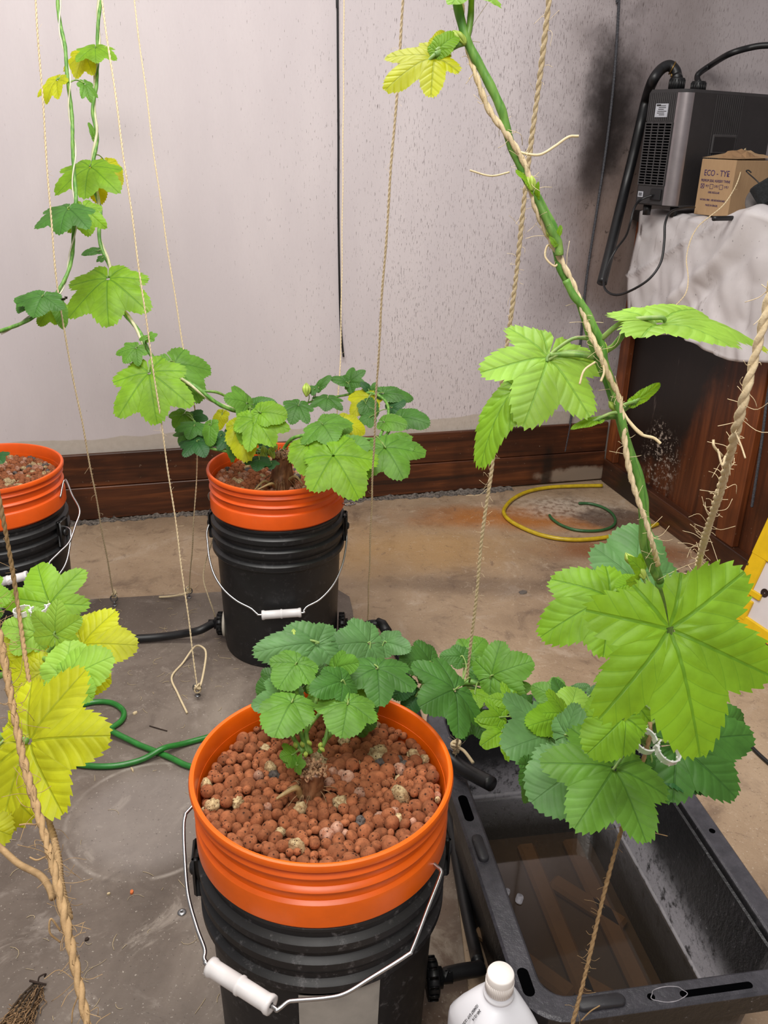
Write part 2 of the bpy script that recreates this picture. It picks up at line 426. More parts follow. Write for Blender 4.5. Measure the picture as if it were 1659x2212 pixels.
bar_piece('stile', M_STILE, .0, .022, .002, .056, .085, BARZ - .035)
bar_piece('stile', M_STILE, .0, .022, .655, .735, .085, BARZ - .035)
bar_piece('stile', M_STILE, .0, .022, 1.40, 1.48, .085, BARZ - .035)
bar_piece('kick_rail', M_RAIL, -.006, .022, .003, 1.5, .002, .085)
bar_piece('top_rail', M_BLACKPAINT, .0, .022, .056, 1.40, .80, BARZ - .03)
bar_piece('countertop', M_BLACKPAINT, -.02, .62, -.004 + .006, 1.52, BARZ - .03, BARZ)

# ------------------------------------------------------------------ buckets
def plastic(name, col, rough=.32, dust=None, scuff=.25):
    m = NT(name); n1 = m.noise(18, 5, .6); n2 = m.noise(90, 4, .7)
    c_ = m.mix(m.ss(n1, .35, .7), col, tuple(c * .88 for c in col[:3]) + (1,))
    if dust:
        d_ = m.math('MULTIPLY', m.ss(m.noise(58, 7, .8), .54, .74), scuff * 1.3, True)
        c_ = m.mix(d_, c_, dust)
        c_ = m.mix(m.math('MULTIPLY', m.ss(n2, .68, .75), .45), c_, dust)
    r_ = m.math('ADD', rough, m.math('MULTIPLY', n1, .2))
    return m.fin(c_, r_, 0, .5)
M_ORANGE = plastic('orange_plastic', C(244, 104, 8), .26, C(220, 122, 60), .10)
M_ORANGE2 = plastic('orange_plastic_far', C(244, 96, 22), .3, C(220, 122, 66), .10)
M_BLACK = plastic('black_plastic', C(27, 27, 29), .36, C(120, 116, 118), .22)
M_BLACKDUSTY = plastic('dusty_black_plastic', C(30, 29, 31), .4, C(142, 138, 140), .42)
M_WHITE = plain('white_plastic', C(226, 222, 222), .35, nz=.04)
M_WIRE = plain('galvanised_wire', C(190, 190, 192), .32, 1.0, nz=.1)
M_RUBBER = plain('black_rubber', C(22, 22, 24), .42, nz=.2)
M_PAPER = plain('weathered_label_paper', C(176, 170, 162), .8, nz=.1, scale=25)
M_NYLON = plain('cream_nylon', C(206, 198, 184), .5, nz=.08)
R0 = .152
def orange_bucket(c, label, mat, ear_a, wire_pts, grip=None, rotx=None):
    t = thing('orange_bucket', (c[0], c[1], .352), label, 'bucket')
    out = [(.1375, .345), (.1395, .352), (.1418, .3525), (.1462, .3555), (.1477, .358), (.1482, .384), (.147, .388), (.1452, .3895), (.1428, .391), (.1432, .402), (.1472, .4045), (.148, .4065),
           (.146, .409), (.1427, .411), (.1432, .4225), (.1480, .4245), (.1486, .4262), (.1464, .429), (.1448, .431), (.1458, .4355), (.1498, .4365), (.1516, .4385), (.1521, .4425), (.1508, .446), (.1485, .447), (.146, .4462), (.1447, .4435)]
    inn = [(.1438, .43), (.1415, .38), (.138, .33), (.128, .30), (.128, .18), (.125, .09), (.124, .085)]
    b = MB(); b.lathe((c[0], c[1], 0), [(.1235, .080), (.1265, .085), (.1365, .33)] + out + inn + [(.001, .086)], 128)
    o = b.build('bucket_shell', mat, t, sharp=28)
    b = MB()
    if wire_pts is not None:
        P = smooth_path(wire_pts, 10); b.tube(P, .0022, 8); b.build('bail_handle', M_WIRE, t)
    if grip is not None: make_grip(t, *grip)
    return t
def make_grip(t, a, b_):
    a = np.array(a); b_ = np.array(b_); L = np.linalg.norm(b_ - a); ax = (b_ - a) / L
    r = .0095
    pr = [(r * .75, 0), (r * 1.08, .0005), (r * 1.12, .004), (r * .98, .008), (r * .98, L * .47), (r * 1.1, L * .485), (r * 1.1, L * .515), (r * .98, L * .53), (r * .98, L - .008), (r * 1.12, L - .004), (r * 1.08, L - .0005), (r * .75, L), (.003, L - .001)]
    mb = MB(); mb.lathe(a, [(.003, .001)] + pr, 24, ax); mb.build('grip', M_WHITE, t)
def black_bucket(c, label, mat, ears, wire_pts, grip):
    t = thing('black_bucket', (c[0], c[1], PADT), label, 'bucket')
    out = [(.128, PADT), (.1305, PADT + .002), (.1315, .02), (.1335, .10), (.1385, .245), (.1395, .2555)]
    for z0 in (.2575, .2915, .3195):
        out += [(.1470, z0), (.1487, z0 + .003), (.1487, z0 + .012), (.1455, z0 + .0145), (.1412, z0 + .0165), (.1410, z0 + .024)]
    out = out[:-1] + [(.1412, .343), (.1435, .346), (.1435, .350), (.1415, .352), (.1400, .350), (.1398, .33)]
    inn = [(.138, .25), (.133, .1), (.128, .012), (.001, .012)]
    b = MB(); b.lathe((c[0], c[1], 0), [(.001, PADT)] + out + inn, 128); b.build('bucket_shell', mat, t, sharp=28)
    for e in ears:
        e = np.array(e); rad = nrm([e[0] - c[0], e[1] - c[1], 0]); tg = np.cross((0, 0, 1), rad)
        mb = MB(); ctr = np.array([c[0], c[1], 0]) + rad * .1500 + np.array([0, 0, .305])
        mb.box(ctr, .011, .036, .062, (rad, tg, np.array([0, 0, 1.0])), .003)
        mb.lathe(ctr + rad * .004, [(.008, 0), (.008, .004), (.005, .006), (.001, .006)], 16, rad)
        mb.build('handle_ear', mat, t)
    if wire_pts is not None:
        mb = MB(); mb.tube(smooth_path(wire_pts, 10), .0022, 8); mb.build('bail_handle', M_WIRE, t)
    if grip is not None: make_grip(t, *grip)
    return t
def fitting(t, p, d, washer=True):
    """threaded bulkhead collar on the side of a bucket"""
    d = nrm(d); mb = MB()
    if washer:
        w_ = MB(); w_.lathe(p, [(.001, -.001), (.031, -.001), (.031, .004), (.028, .0055), (.001, .0055)], 32, d); w_.build('washer', M_NYLON, t)
    prof = [(.001, .005), (.026, .005), (.026, .018), (.0235, .020), (.014, .020), (.014, .026), (.009, .026), (.009, .040), (.001, .040)]
    mb.lathe(p, prof, 32, d)
    X = nrm(np.cross(d, (0, 0, 1))); Y = np.cross(d, X)
    for k in range(14):
        a = 2 * math.pi * k / 14; rd = X * math.cos(a) + Y * math.sin(a)
        mb.box(np.array(p) + d * .0115 + rd * .0263, .013, .0045, .004, (d, np.cross(d, rd), rd), .0008)
    mb.build('bulkhead_fitting', M_RUBBER, t)

FB = np.array([-.0643, .7945]); BB = np.array([-.2376, 1.7668]); LB = np.array([-.849, 1.719])
EZ = .372
def plane3(a, b_, c_): return a, np.cross(b_ - a, c_ - a)
# front pair: the bail of the orange bucket hangs forward over the black one
er = np.array(Z(947, 1869, EZ)); rad = nrm([er[0] - FB[0], er[1] - FB[1], 0]); er = np.array([*FB, EZ]) + rad * .1485
el = np.array([*FB, EZ]) - rad * .1485
gm = np.array([FB[0] - .055, FB[1] - .178, 0]); v_ = ray(520, 2130); gm = CO + v_ * (gm[1] / v_[1])
P0, n0 = plane3(er, el, gm)
w_px = [(944, 1872), (952, 1880), (951, 1893), (925, 1960), (892, 2047), (878, 2064), (800, 2113), (745, 2146), (700, 2156), (640, 2161), (622, 2164), (606, 2177), (596, 2182), (586, 2172)]
wl_px = [(454, 2088), (446, 2079), (441, 2070), (442, 2050), (425, 2003), (406, 1932), (399, 1850), (397, 1790), (400, 1764), (410, 1748)]
wire = [er - rad * .003] + [onp(x, y, P0, n0) for x, y in w_px] + [onp(x, y, P0, n0) for x, y in wl_px] + [el + rad * .003]
orange_bucket(FB, 'large orange bucket of clay pebbles nested in the black bucket beside the open tub', M_ORANGE, None, wire, (onp(453, 2087, P0, n0), onp(588, 2173, P0, n0)))
fb = black_bucket(FB, 'dusty black bucket with a pale paper label, under the orange bucket beside the open tub', M_BLACKDUSTY, [(FB[0] - .148, FB[1] - .02), (FB[0] + .148, FB[1] + .02)], None, None)
# paper label on its front
P = []
for a in np.linspace(0, 1, 14):
    th = math.radians(-97 + 38 * a); row = []
    for k in np.linspace(0, 1, 6):
        z = .246 + .004 * a - (.088 - .006 * a) * k; r = .1400 - (0.246 - z) * .0345 + .0012
        row.append((FB[0] + r * math.cos(th), FB[1] + r * math.sin(th), z))
    P.append(row)
mb = MB(); mb.grid(P); o = mb.build('paper_label', M_PAPER, fb); o['label'] = 'torn blank paper label'
fdir = nrm([.98, .12, 0]); fitting(fb, (FB[0] + .133 * fdir[0], FB[1] + .133 * fdir[1], .075), fdir, False)
# back pair
ea = np.array([BB[0] - .152, BB[1] - .012, .31]); eb = np.array([BB[0] + .152, BB[1] + .012, .31])
v_ = ray(608, 1328); gm = CO + v_ * ((BB[1] - .157) / v_[1]); P0, n0 = plane3(ea, eb, gm)
wl = [(447, 1150), (449, 1178), (452, 1205), (462, 1240), (482, 1272), (510, 1297), (540, 1313), (549, 1320), (556, 1326), (566, 1328)]
wr = [(650, 1324), (656, 1319), (664, 1310), (692, 1294), (720, 1263), (738, 1225), (746, 1190), (749, 1160), (746, 1141)]
bb = black_bucket(BB, 'black bucket with hanging white-gripped bail under the orange bucket by the skirting board', M_BLACK, [(BB[0] - .15, BB[1]), (BB[0] + .15, BB[1])],
    [ea] + [onp(x, y, P0, n0) for x, y in wl + wr] + [eb], (onp(565, 1329, P0, n0), onp(651, 1323, P0, n0)))
for q, d in (((465, 1357), (-1, -.05, 0)), ((728, 1352), (1, .02, 0))):
    d = nrm(d); fitting(bb, (BB[0] + .1315 * d[0], BB[1] + .1315 * d[1], .046), d, d[0] < 0)
re = np.array([BB[0] + .146, BB[1] - .03, EZ]); le = np.array([BB[0] - .147, BB[1] + .03, EZ])
arc = [re, re + (.012, 0, -.004), (BB[0] + .172, BB[1] + .02, .350), (BB[0] + .160, BB[1] + .09, .325)]
for a in np.linspace(.35, math.pi - .3, 9): arc.append((BB[0] + .168 * math.cos(a), BB[1] + .03 + .178 * math.sin(a), .335 - .06 * math.sin(a)))
arc += [(BB[0] - .165, BB[1] + .05, .35), le]
orange_bucket(BB, 'orange bucket of clay pebbles by the skirting board, midway along the wall', M_ORANGE2, None, arc)
# left pair, cut by the frame
lr = np.array([LB[0] + .149, LB[1] - .01, EZ + .01]); ll = np.array([LB[0] - .147, LB[1] + .01, EZ])
v_ = ray(20, 1262); gm = CO + v_ * ((LB[1] - .165) / v_[1]); P0, n0 = plane3(lr, ll, gm)
wp = [(140, 1036), (156, 1070), (172, 1103), (163, 1135), (150, 1170), (128, 1193), (108, 1213), (106, 1222), (104, 1226)]
gl = onp(60, 1243, P0, n0); gr_ = onp(-25, 1264, P0, n0)
wire = [lr] + [onp(x, y, P0, n0) for x, y in wp] + [onp(92, 1235, P0, n0), gl, gr_, onp(-45, 1262, P0, n0), onp(-150, 1235, P0, n0), onp(-210, 1160, P0, n0), ll]
orange_bucket(LB, 'orange bucket of clay pebbles cut off by the frame beside the skirting board', M_ORANGE2, None, wire, (gl, gr_))
ea = np.array([LB[0] + .152, LB[1] - .02, .318]); eb = np.array([LB[0] - .152, LB[1] + .02, .31])
v_ = ray(20, 1300); gm = CO + v_ * ((LB[1] - .158) / v_[1]); P0, n0 = plane3(ea, eb, gm)
wp = [(149, 1142), (153, 1152), (150, 1185), (142, 1217), (126, 1242), (90, 1280), (50, 1300)]
black_bucket(LB, 'black bucket cut off by the frame, under the orange bucket behind the lime-green leaves', M_BLACK, [(LB[0] + .15, LB[1] - .02)],
    [ea] + [onp(x, y, P0, n0) for x, y in wp] + [onp(-30, 1312, P0, n0), onp(-180, 1260, P0, n0), eb], None)

# ------------------------------------------------------------------ clay pebbles
def pebble_material(name, a, b_, pit, pitamt=.8, sc=1.0):
    m = NT(name); co = m.co()
    oi = m.n('ShaderNodeObjectInfo'); rnd = oi.outputs['Random']
    off = m.n('ShaderNodeVectorMath', operation='ADD'); m.put(off.inputs[0], co); m.put(off.inputs[1], rnd)
    n1 = m.noise(150 * sc, 5, .65, off.outputs[0]); n2 = m.noise(420 * sc, 3, .5, off.outputs[0])
    c_ = m.mix(m.ss(n1, .3, .7), a, b_)
    hs = m.n('ShaderNodeHueSaturation'); m.put(hs.inputs['Color'], c_); m.put(hs.inputs['Value'], m.math('ADD', .78, m.math('MULTIPLY', rnd, .42)))
    c_ = m.mix(m.math('MULTIPLY', m.ss(n2, .62, .70), pitamt), hs.outputs[0], pit)
    vo = m.ss(m.vor(200 * sc, off.outputs[0]), .25, .15)
    c_ = m.mix(m.math('MULTIPLY', vo, .85), c_, C(30, 18, 14))
    m.bump(n1, .5, .001)
    return m.fin(c_, .88, 0, .25)
M_PEB = [pebble_material('fired_clay', C(122, 72, 46), C(158, 97, 64), C(80, 46, 30)),
         pebble_material('speckled_clay', C(132, 104, 72), C(196, 176, 136), C(58, 46, 36), .9, 1.3),
         pebble_material('charred_clay', C(66, 60, 58), C(104, 96, 92), C(28, 24, 22)),
         pebble_material('pale_clay', C(140, 88, 64), C(184, 146, 126), C(90, 58, 44))]
def ico(sub=2):
    import bmesh
    bm = bmesh.new(); bmesh.ops.create_icosphere(bm, subdivisions=sub, radius=1.0)
    v = np.array([x.co[:] for x in bm.verts]); f = [[q.index for q in p.verts] for p in bm.faces]; bm.free(); return v, f
ICO3 = ico(3); ICO2 = ico(2)
def pebble_shape(v, seed, rugged=.06):
    r = np.random.default_rng(seed); d = np.ones(len(v))
    for k in range(5):
        a = nrm(r.normal(size=3)); d += rugged * r.normal() * np.cos(2.2 * (v @ a) + r.uniform(0, 6))
    if rugged > .1:
        for k in range(14):
            a = nrm(r.normal(size=3)); d += .05 * r.normal() * np.cos(9 * (v @ a) + r.uniform(0, 6))
    sx = 1 + .12 * r.normal(size=3) * .6
    return v * d[:, None] * sx
PEBM = []
for k in range(14):
    kind = 0 if k < 8 else (1 if k < 11 else (2 if k < 13 else 3))
    v = pebble_shape(ICO3[0], k, .055 if kind in (0, 3) else .14)
    me = bpy.data.meshes.new('clay_pebble'); me.from_pydata((v * .0072).tolist(), [], ICO3[1]); me.polygons.foreach_set('use_smooth', [True] * len(ICO3[1])); me.materials.append(M_PEB[kind]); me.update()
    PEBM.append((me, kind))
def pack(n, R, rng, rmu=.0070, rsd=.0019, z0=0.0, avoid=None):
    r = np.clip(rng.normal(rmu, rsd, n), .0040, .0115)
    a = rng.uniform(0, 2 * np.pi, n); q = R * np.sqrt(rng.uniform(0, 1, n)); P = np.stack([q * np.cos(a), q * np.sin(a)], 1)
    for it in range(160):
        d = P[:, None] - P[None]; L = np.linalg.norm(d, axis=2) + 1e-9
        ov = (r[:, None] + r[None]) * .985 - L; np.fill_diagonal(ov, 0); ov = np.maximum(ov, 0)
        P = P + (d / L[..., None] * ov[..., None]).sum(1) * .32
        rr = np.linalg.norm(P, axis=1); lim = R - r; k = rr > lim; P[k] *= (lim[k] / rr[k])[:, None]
        if avoid is not None:
            rr = np.linalg.norm(P - avoid[0], axis=1); k = rr < avoid[1] + r; P[k] = avoid[0] + (P[k] - avoid[0]) / (rr[k][:, None] + 1e-9) * (avoid[1] + r[k])[:, None]
    return P, r
def bulk(name, items, parent=None):
    mb = MB()
    for (p, r, k, s) in items:
        v = pebble_shape(ICO2[0], s % 40, .055 if k in (0, 3) else .13); mb.cur = k; mb.add(v * r + np.array(p), ICO2[1])
    return mb
PEBZ = .4155
def front_pebbles():
    rng = np.random.default_rng(5)
    cr = np.array([-.072, -.004]) * 0 + np.array([-.012, -.008])
    P, r = pack(415, .1395, rng, avoid=(cr, .016))
    z = PEBZ + rng.normal(0, .0026, len(P)) - r * .25 + .006 * np.exp(-((P[:, 0] - .02) ** 2 + (P[:, 1] + .03) ** 2) / .004)
    pos = np.stack([P[:, 0] + FB[0], P[:, 1] + FB[1], z], 1)
    size = r / ((pos - CO) @ FW); order = np.argsort(-size)
    speck = {0: 'round brick-red clay pebble bedded in the orange bucket beside the open tub', 1: 'crusty tan-speckled clay pebble bedded in the orange bucket beside the open tub',
             2: 'dark charred clay pebble bedded in the orange bucket beside the open tub', 3: 'pale dusty pink clay pebble bedded in the orange bucket beside the open tub'}
    kg = {0: 'brick-red clay pebbles in the bucket beside the tub', 1: 'tan-speckled clay pebbles in the bucket beside the tub', 2: 'charred clay pebbles in the bucket beside the tub', 3: 'pale clay pebbles in the bucket beside the tub'}
    rest = []
    for i, j in enumerate(order):
        u_ = rng.uniform(); kd = 0 if u_ < .86 else (1 if u_ < .93 else (2 if u_ < .96 else 3))
        if i < 300:
            ch = [m for m, k in PEBM if k == kd]; me = ch[int(rng.integers(len(ch)))]
            o = bpy.data.objects.new('clay_pebble', me); COL.objects.link(o)
            o.location = pos[j]; o.scale = [r[j] / .0072] * 3; o.rotation_euler = rng.uniform(0, 6.28, 3)
            tag(o, speck[kd], 'pebble', kg[kd])
        else: rest.append((pos[j], r[j], kd, int(rng.integers(1000))))
    P2, r2 = pack(430, .139, rng)
    for p, q in zip(P2, r2): rest.append(((p[0] + FB[0], p[1] + FB[1], PEBZ - .0150 + rng.normal(0, .001)), q, 0, int(rng.integers(1000))))
    tag(bulk('clay_pebbles', rest).build('clay_pebbles', M_PEB), 'smaller and deeper clay pebbles filling the orange bucket beside the open tub', 'pebbles', 'clay pebbles in the bucket beside the tub', 'stuff')
front_pebbles()
def back_pebbles(c, seed, label, slope):
    rng = np.random.default_rng(seed); items = []
    for lay, n in ((0, 430), (1, 380)):
        P, r = pack(n, .1385, rng, rmu=.0070)
        for p, q in zip(P, r):
            u_ = rng.uniform(); k = 0 if u_ < .66 else (1 if u_ < .80 else (3 if u_ < .95 else 2))
            items.append(((p[0] + c[0], p[1] + c[1], PEBZ - .002 - .0125 * lay + slope * p[1] - q * .3 + rng.normal(0, .0018)), q, k, int(rng.integers(1000))))
    tag(bulk('clay_pebbles', items).build('clay_pebbles', M_PEB), label, 'pebbles', None, 'stuff')
back_pebbles(BB, 21, 'brown clay pebbles filling the orange bucket midway along the skirting board', .0)
back_pebbles(LB, 22, 'brown clay pebbles filling the orange bucket cut off by the frame', .03)

# ------------------------------------------------------------------ tub of water
ZT = .27; ZW = .098
TL0, TR0 = Z(985, 1745, ZT), Z(1468, 1676, ZT)
tdir = nrm((Z(1108, 2118, ZT) - Z(985, 1745, ZT)) * [1, 1, 0])            # along the left rim, towards the camera
tx = np.array([-tdir[1], tdir[0], 0])                                    # across, to the right
tw = abs((Z(1560, 1795, ZT) - TL0) @ tx)
far0 = Z(1320, 1484, ZT); near0 = Z(1420, 2178, ZT)
t_far = (far0 - TL0) @ tdir; t_near = (near0 - TL0) @ tdir
TUBC = TL0 + tx * tw / 2 + tdir * (t_far + t_near) / 2; TUBC = np.array([TUBC[0], TUBC[1], 0])
TLn = (t_near - t_far)
def rrect(hx, hy, r, n=7):
    out = []
    for (cx, cy, a0) in ((hx - r, hy - r, 0), (-hx + r, hy - r, 90), (-hx + r, -hy + r, 180), (hx - r, -hy + r, 270)):
        for k in range(n): a = math.radians(a0 + 90 * k / (n - 1)); out.append((cx + r * math.cos(a), cy + r * math.sin(a)))
    return out
def T(x, y, z): return TUBC + tx * x + tdir * y + np.array([0, 0, z])
def tub_material():
    m = NT('tub_plastic'); co = m.co()
    z = m.sep(co)[2]
    n1 = m.noise(30, 6, .75); n2 = m.noise(120, 4, .7); st = m.noise(1.0, 4, .65, m.mapv(co, scale=(30, 30, 5)))
    c_ = m.mix(m.ss(n1, .35, .7), C(15, 15, 17), C(25, 24, 27))
    c_ = m.mix(m.math('MULTIPLY', m.ss(st, .60, .74), .28), c_, C(92, 89, 95))
    c_ = m.mix(m.math('MULTIPLY', m.ss(n2, .66, .73), .55), c_, C(150, 146, 150))
    line = m.math('MULTIPLY', m.ss(z, ZW + .085, ZW + .012), m.ss(z, ZW - .006, ZW))
    crust = m.math('MULTIPLY', m.math('MULTIPLY', line, m.ss(m.math('ADD', m.noise(70, 8, .8), m.math('MULTIPLY', st, .3)), .50, .68)), 1.35, True)
    c_ = m.mix(m.ss(z, ZT - .006, ZT - .003), c_, m.mix(m.ss(n1, .35, .7), C(52, 51, 56), C(70, 68, 74)))
    c_ = m.mix(m.math('MULTIPLY', crust, .85), c_, C(150, 146, 152))
    tide = m.ss(m.math('ABSOLUTE', m.math('SUBTRACT', z, ZW + .004)), .0035, .0015)
    c_ = m.mix(m.math('MULTIPLY', tide, .7), c_, C(170, 166, 170))
    m.bump(m.math('ADD', n2, crust), .4, .003)
    return m.fin(c_, m.math('ADD', .34, m.math('MULTIPLY', crust, .4)), 0, .5)
M_TUB = tub_material()
M_TUBRIM = plastic('tub_rim_plastic', C(44, 43, 47), .42, C(128, 124, 130), .3)
M_TUBFLOOR = plastic('silted_tub_floor', C(66, 52, 38), .6, C(104, 84, 62), .5)
M_TUBRIB = plastic('silted_rib', C(112, 86, 58), .6, C(60, 48, 36), .5)
M_HOLE = plain('deep_black_recess', C(5, 5, 6), 1.0, nz=.1, spec=0.0)
tub = thing('storage_tub', TUBC + [0, 0, .001], 'open black plastic tub half full of dark water beside the front bucket', 'tub')
hx, hy = tw / 2, TLn / 2; dr = .022; rim = .030
mb = MB(); prof = [(-.055, .0015), (-.050, .006), (-rim - dr * .1, ZT - .03), (-rim + .002, ZT - .022), (-rim + .0035, ZT - .004)]
rings = []
def ring(inset, z, r): return [T(x, y, z) for x, y in rrect(hx + inset, hy + inset, r)]
seq = [(-.058, .0012, .03), (-.053, .006, .034), (-.030, ZT - .034, .045), (-.004, ZT - .032, .05), (0, ZT - .03, .05), (0, ZT - .003, .05), (-.003, ZT, .048), (-.026, ZT, .03), (-.0285, ZT - .002, .028), (-.0295, ZT - .012, .028), (-.033, ZT - .013, .028), (-.054, .008, .03)]
nr_ = len(rrect(1, 1, .1)); pts_ = []
for (i_, z_, r_) in seq: pts_ += ring(i_, z_, r_)
F = [(a * nr_ + k, a * nr_ + (k + 1) % nr_, (a + 1) * nr_ + (k + 1) % nr_, (a + 1) * nr_ + k) for a in range(len(seq) - 1) for k in range(nr_)]
F.append(tuple(range(nr_))[::-1]); F.append(tuple(range((len(seq) - 1) * nr_, len(seq) * nr_)))
mb.add(pts_, F); mb.build('tub_shell', M_TUB, tub, smooth=False)
# silted floor with its moulded ribs
mb = MB(); mb.box(T(0, 0, .0105), 2 * hx - .11, 2 * hy - .11, .005, (tx, tdir, np.array([0, 0, 1.0])), .001); mb.build('tub_floor', M_TUBFLOOR, tub, smooth=False)
for k, (x0, y0, x1, y1) in enumerate([(-.08, -.2, -.08, .2), (.0, -.2, .0, .2), (.08, -.2, .08, .2), (-.12, -.05, -.02, .08), (.02, -.12, .1, -.02), (.0, .06, .11, .17)]):
    a, b_ = T(x0, y0, .02), T(x1, y1, .02); d = nrm(b_ - a); mb = MB()
    mb.box((a + b_) / 2, np.linalg.norm(b_ - a), .030, .016, (d, np.cross((0, 0, 1), d), np.array([0, 0, 1.0])), .005); mb.build('floor_rib', M_TUBRIB, tub, smooth=False)
def capsule(x, y, L, wd, along, h, mat, name):
    d = tdir if along else tx; e = tx if along else tdir
    c_ = T(x, y, ZT); base = []
    for sgn, a0 in ((1, -90), (-1, 90)):
        for k in range(9):
            a = math.radians(a0 + 180 * k / 8); base.append(c_ + d * (sgn * (L / 2 - wd / 2) + wd / 2 * math.cos(a)) + e * wd / 2 * math.sin(a))
    n = len(base); base = np.array(base)
    ctr = base.mean(0); up = np.array([0, 0, 1.0])
    lv = [base - up * .001, base + up * h * .6, ctr + (base - ctr) * .9 + up * h]
    mb = MB(); mb.add(np.concatenate(lv), [(a * n + k, a * n + (k + 1) % n, (a + 1) * n + (k + 1) % n, (a + 1) * n + k) for a in range(2) for k in range(n)] + [tuple(range(2 * n, 3 * n))])
    mb.build(name, mat, tub)
ym = hy - .0135; xm = hx - .0135
for (x, y, L, al) in ((-xm, -hy + .245, .05, True), (-xm, hy - .05, .035, True), (xm, -hy + .16, .05, True), (xm, hy - .06, .05, True), (hx - .04, ym, .04, False)):
    capsule(x, y, L, .013, al, .0006, M_HOLE, 'rim_slot')
for (x, y, L, al) in ((-xm, -hy + .32, .045, True), (xm, -hy + .09, .05, True), (-hx + .085, ym, .055, False)):
    capsule(x, y, L, .014, al, .006, M_TUBRIM, 'rim_lug')
capsule(.045, ym + .002, .085, .008, False, .0006, M_HOLE, 'rim_recess')
for (x, y, al) in ((-xm, .02, True), (-.03, ym, False), (.125, ym, False), (xm, .05, True)):
    capsule(x, y, .0085, .008, al, .0006, M_HOLE, 'rivet_hole')
M_LIME = plain('lime_scale', C(150, 146, 152), .9, nz=.25, scale=120, bump=.5)
for (c_, rx, ry) in (((-.01, ym), .020, .009), ((.155, ym - .002), .016, .010)):
    a = np.linspace(0, 2 * np.pi, 40, endpoint=False); P = np.array([T(c_[0] + rx * math.cos(t) * (1 + .08 * math.sin(5 * t)), c_[1] + ry * math.sin(t), ZT + .0003) for t in a])
    mb = MB(); mb.tube(P, .0006, 5, closed=True); mb.build('scale_ring', M_LIME, tub)
# the water
mw = NT('murky_water'); nt = mw.t
tr = mw.n('ShaderNodeBsdfTransparent'); tr.inputs[0].default_value = (.62, .53, .42, 1)
gl = mw.n('ShaderNodeBsdfGlossy'); gl.inputs['Roughness'].default_value = .04
df = mw.n('ShaderNodeBsdfDiffuse'); df.inputs[0].default_value = C(52, 44, 34)
fr = mw.n('ShaderNodeFresnel'); fr.inputs[0].default_value = 1.33
bn = mw.n('ShaderNodeBump'); bn.inputs['Strength'].default_value = .05; mw.put(bn.inputs['Height'], mw.noise(14, 3)); nt.links.new(bn.outputs[0], gl.inputs['Normal'])
mx0 = mw.n('ShaderNodeMixShader'); mx0.inputs[0].default_value = .2; nt.links.new(tr.outputs[0], mx0.inputs[1]); nt.links.new(df.outputs[0], mx0.inputs[2])
mx = mw.n('ShaderNodeMixShader'); nt.links.new(fr.outputs[0], mx.inputs[0]); nt.links.new(mx0.outputs[0], mx.inputs[1]); nt.links.new(gl.outputs[0], mx.inputs[2])
nt.links.new(mx.outputs[0], nt.nodes['Material Output'].inputs['Surface'])
mb = MB(); ins = -.054 + (.021 * ZW / ZT); P = [T(x, y, ZW) for x, y in rrect(hx + ins, hy + ins, .03)]
mb.add(P, [tuple(range(len(P)))]); tag(mb.build('nutrient_water', mw.m, smooth=False), 'still murky brown water standing in the open black tub', 'water', kind='stuff')
for (x, y, r) in ((1096, 1927, .006), (1122, 1942, .0085)):
    c_ = Z(x, y, ZW + .001); P = [c_ + np.array([r * math.cos(a) * (.7 + .2 * math.sin(2 * a)), r * math.sin(a) * 1.2, 0]) for a in np.linspace(0, 2 * np.pi, 14, endpoint=False)]
    mb = MB(); mb.add(P + [p + np.array([0, 0, .0006]) for p in P], [tuple(range(14))[::-1], tuple(range(14, 28))] + [(k, (k + 1) % 14, 14 + (k + 1) % 14, 14 + k) for k in range(14)])
    tag(mb.build('scum_flake', M_LIME), 'tiny pale flake floating on the dark tub water, the %s one' % ('smaller' if r < .007 else 'larger'), 'flake', 'flakes on the tub water')
# bundle of black fabric / hose end at the far wall of the tub
def hose(name, P, r, mat, label, cat='hose', n=10, group=None, sm=10):
    mb = MB(); Q = smooth_path(P, sm) if sm else np.array(P); mb.tube(Q, r, n); o = mb.build(name, mat); return tag(o, label, cat, group)
hose('pipe_stub', [D(965, 1632, 1.26), D(1000, 1660, 1.235), D(1062, 1694, 1.19)], .0105, M_RUBBER, 'short cut end of black pipe leaning into the tub at its far wall', 'pipe', 14)

# ------------------------------------------------------------------ white jug by the tub
M_JUG = NT('milky_plastic'); M_JUG.b.inputs['Subsurface Weight'].default_value = .35; M_JUG.b.inputs['Subsurface Radius'].default_value = (.02, .02, .02); M_JUG.b.inputs['Subsurface Scale'].default_value = .5
M_JUG = M_JUG.fin(C(226, 226, 232), .34)
M_CAP = plain('white_cap', C(236, 230, 226), .4, nz=.03)
M_INK = plain('black_ink', C(30, 28, 30), .6, nz=.1)
M_RED = plain('red_label_film', C(168, 40, 24), .35, nz=.15)
JZ = .345
capc = Z(1082, 2100, JZ); JC = np.array([capc[0], capc[1], 0])
jug = thing('plastic_jug', (*JC[:2], PADT), 'milky white plastic jug with a white screw cap beside the corner of the tub', 'jug')
ja = math.radians(26); jx = np.array([math.cos(ja), math.sin(ja), 0]); jy = np.array([-math.sin(ja), math.cos(ja), 0])
def sq(h, n, N=48):
    out = []
    for a in np.linspace(0, 2 * np.pi, N, endpoint=False):
        c_, s_ = math.cos(a), math.sin(a); r = h / (abs(c_) ** n + abs(s_) ** n) ** (1 / n); out.append((r * c_, r * s_))
    return out
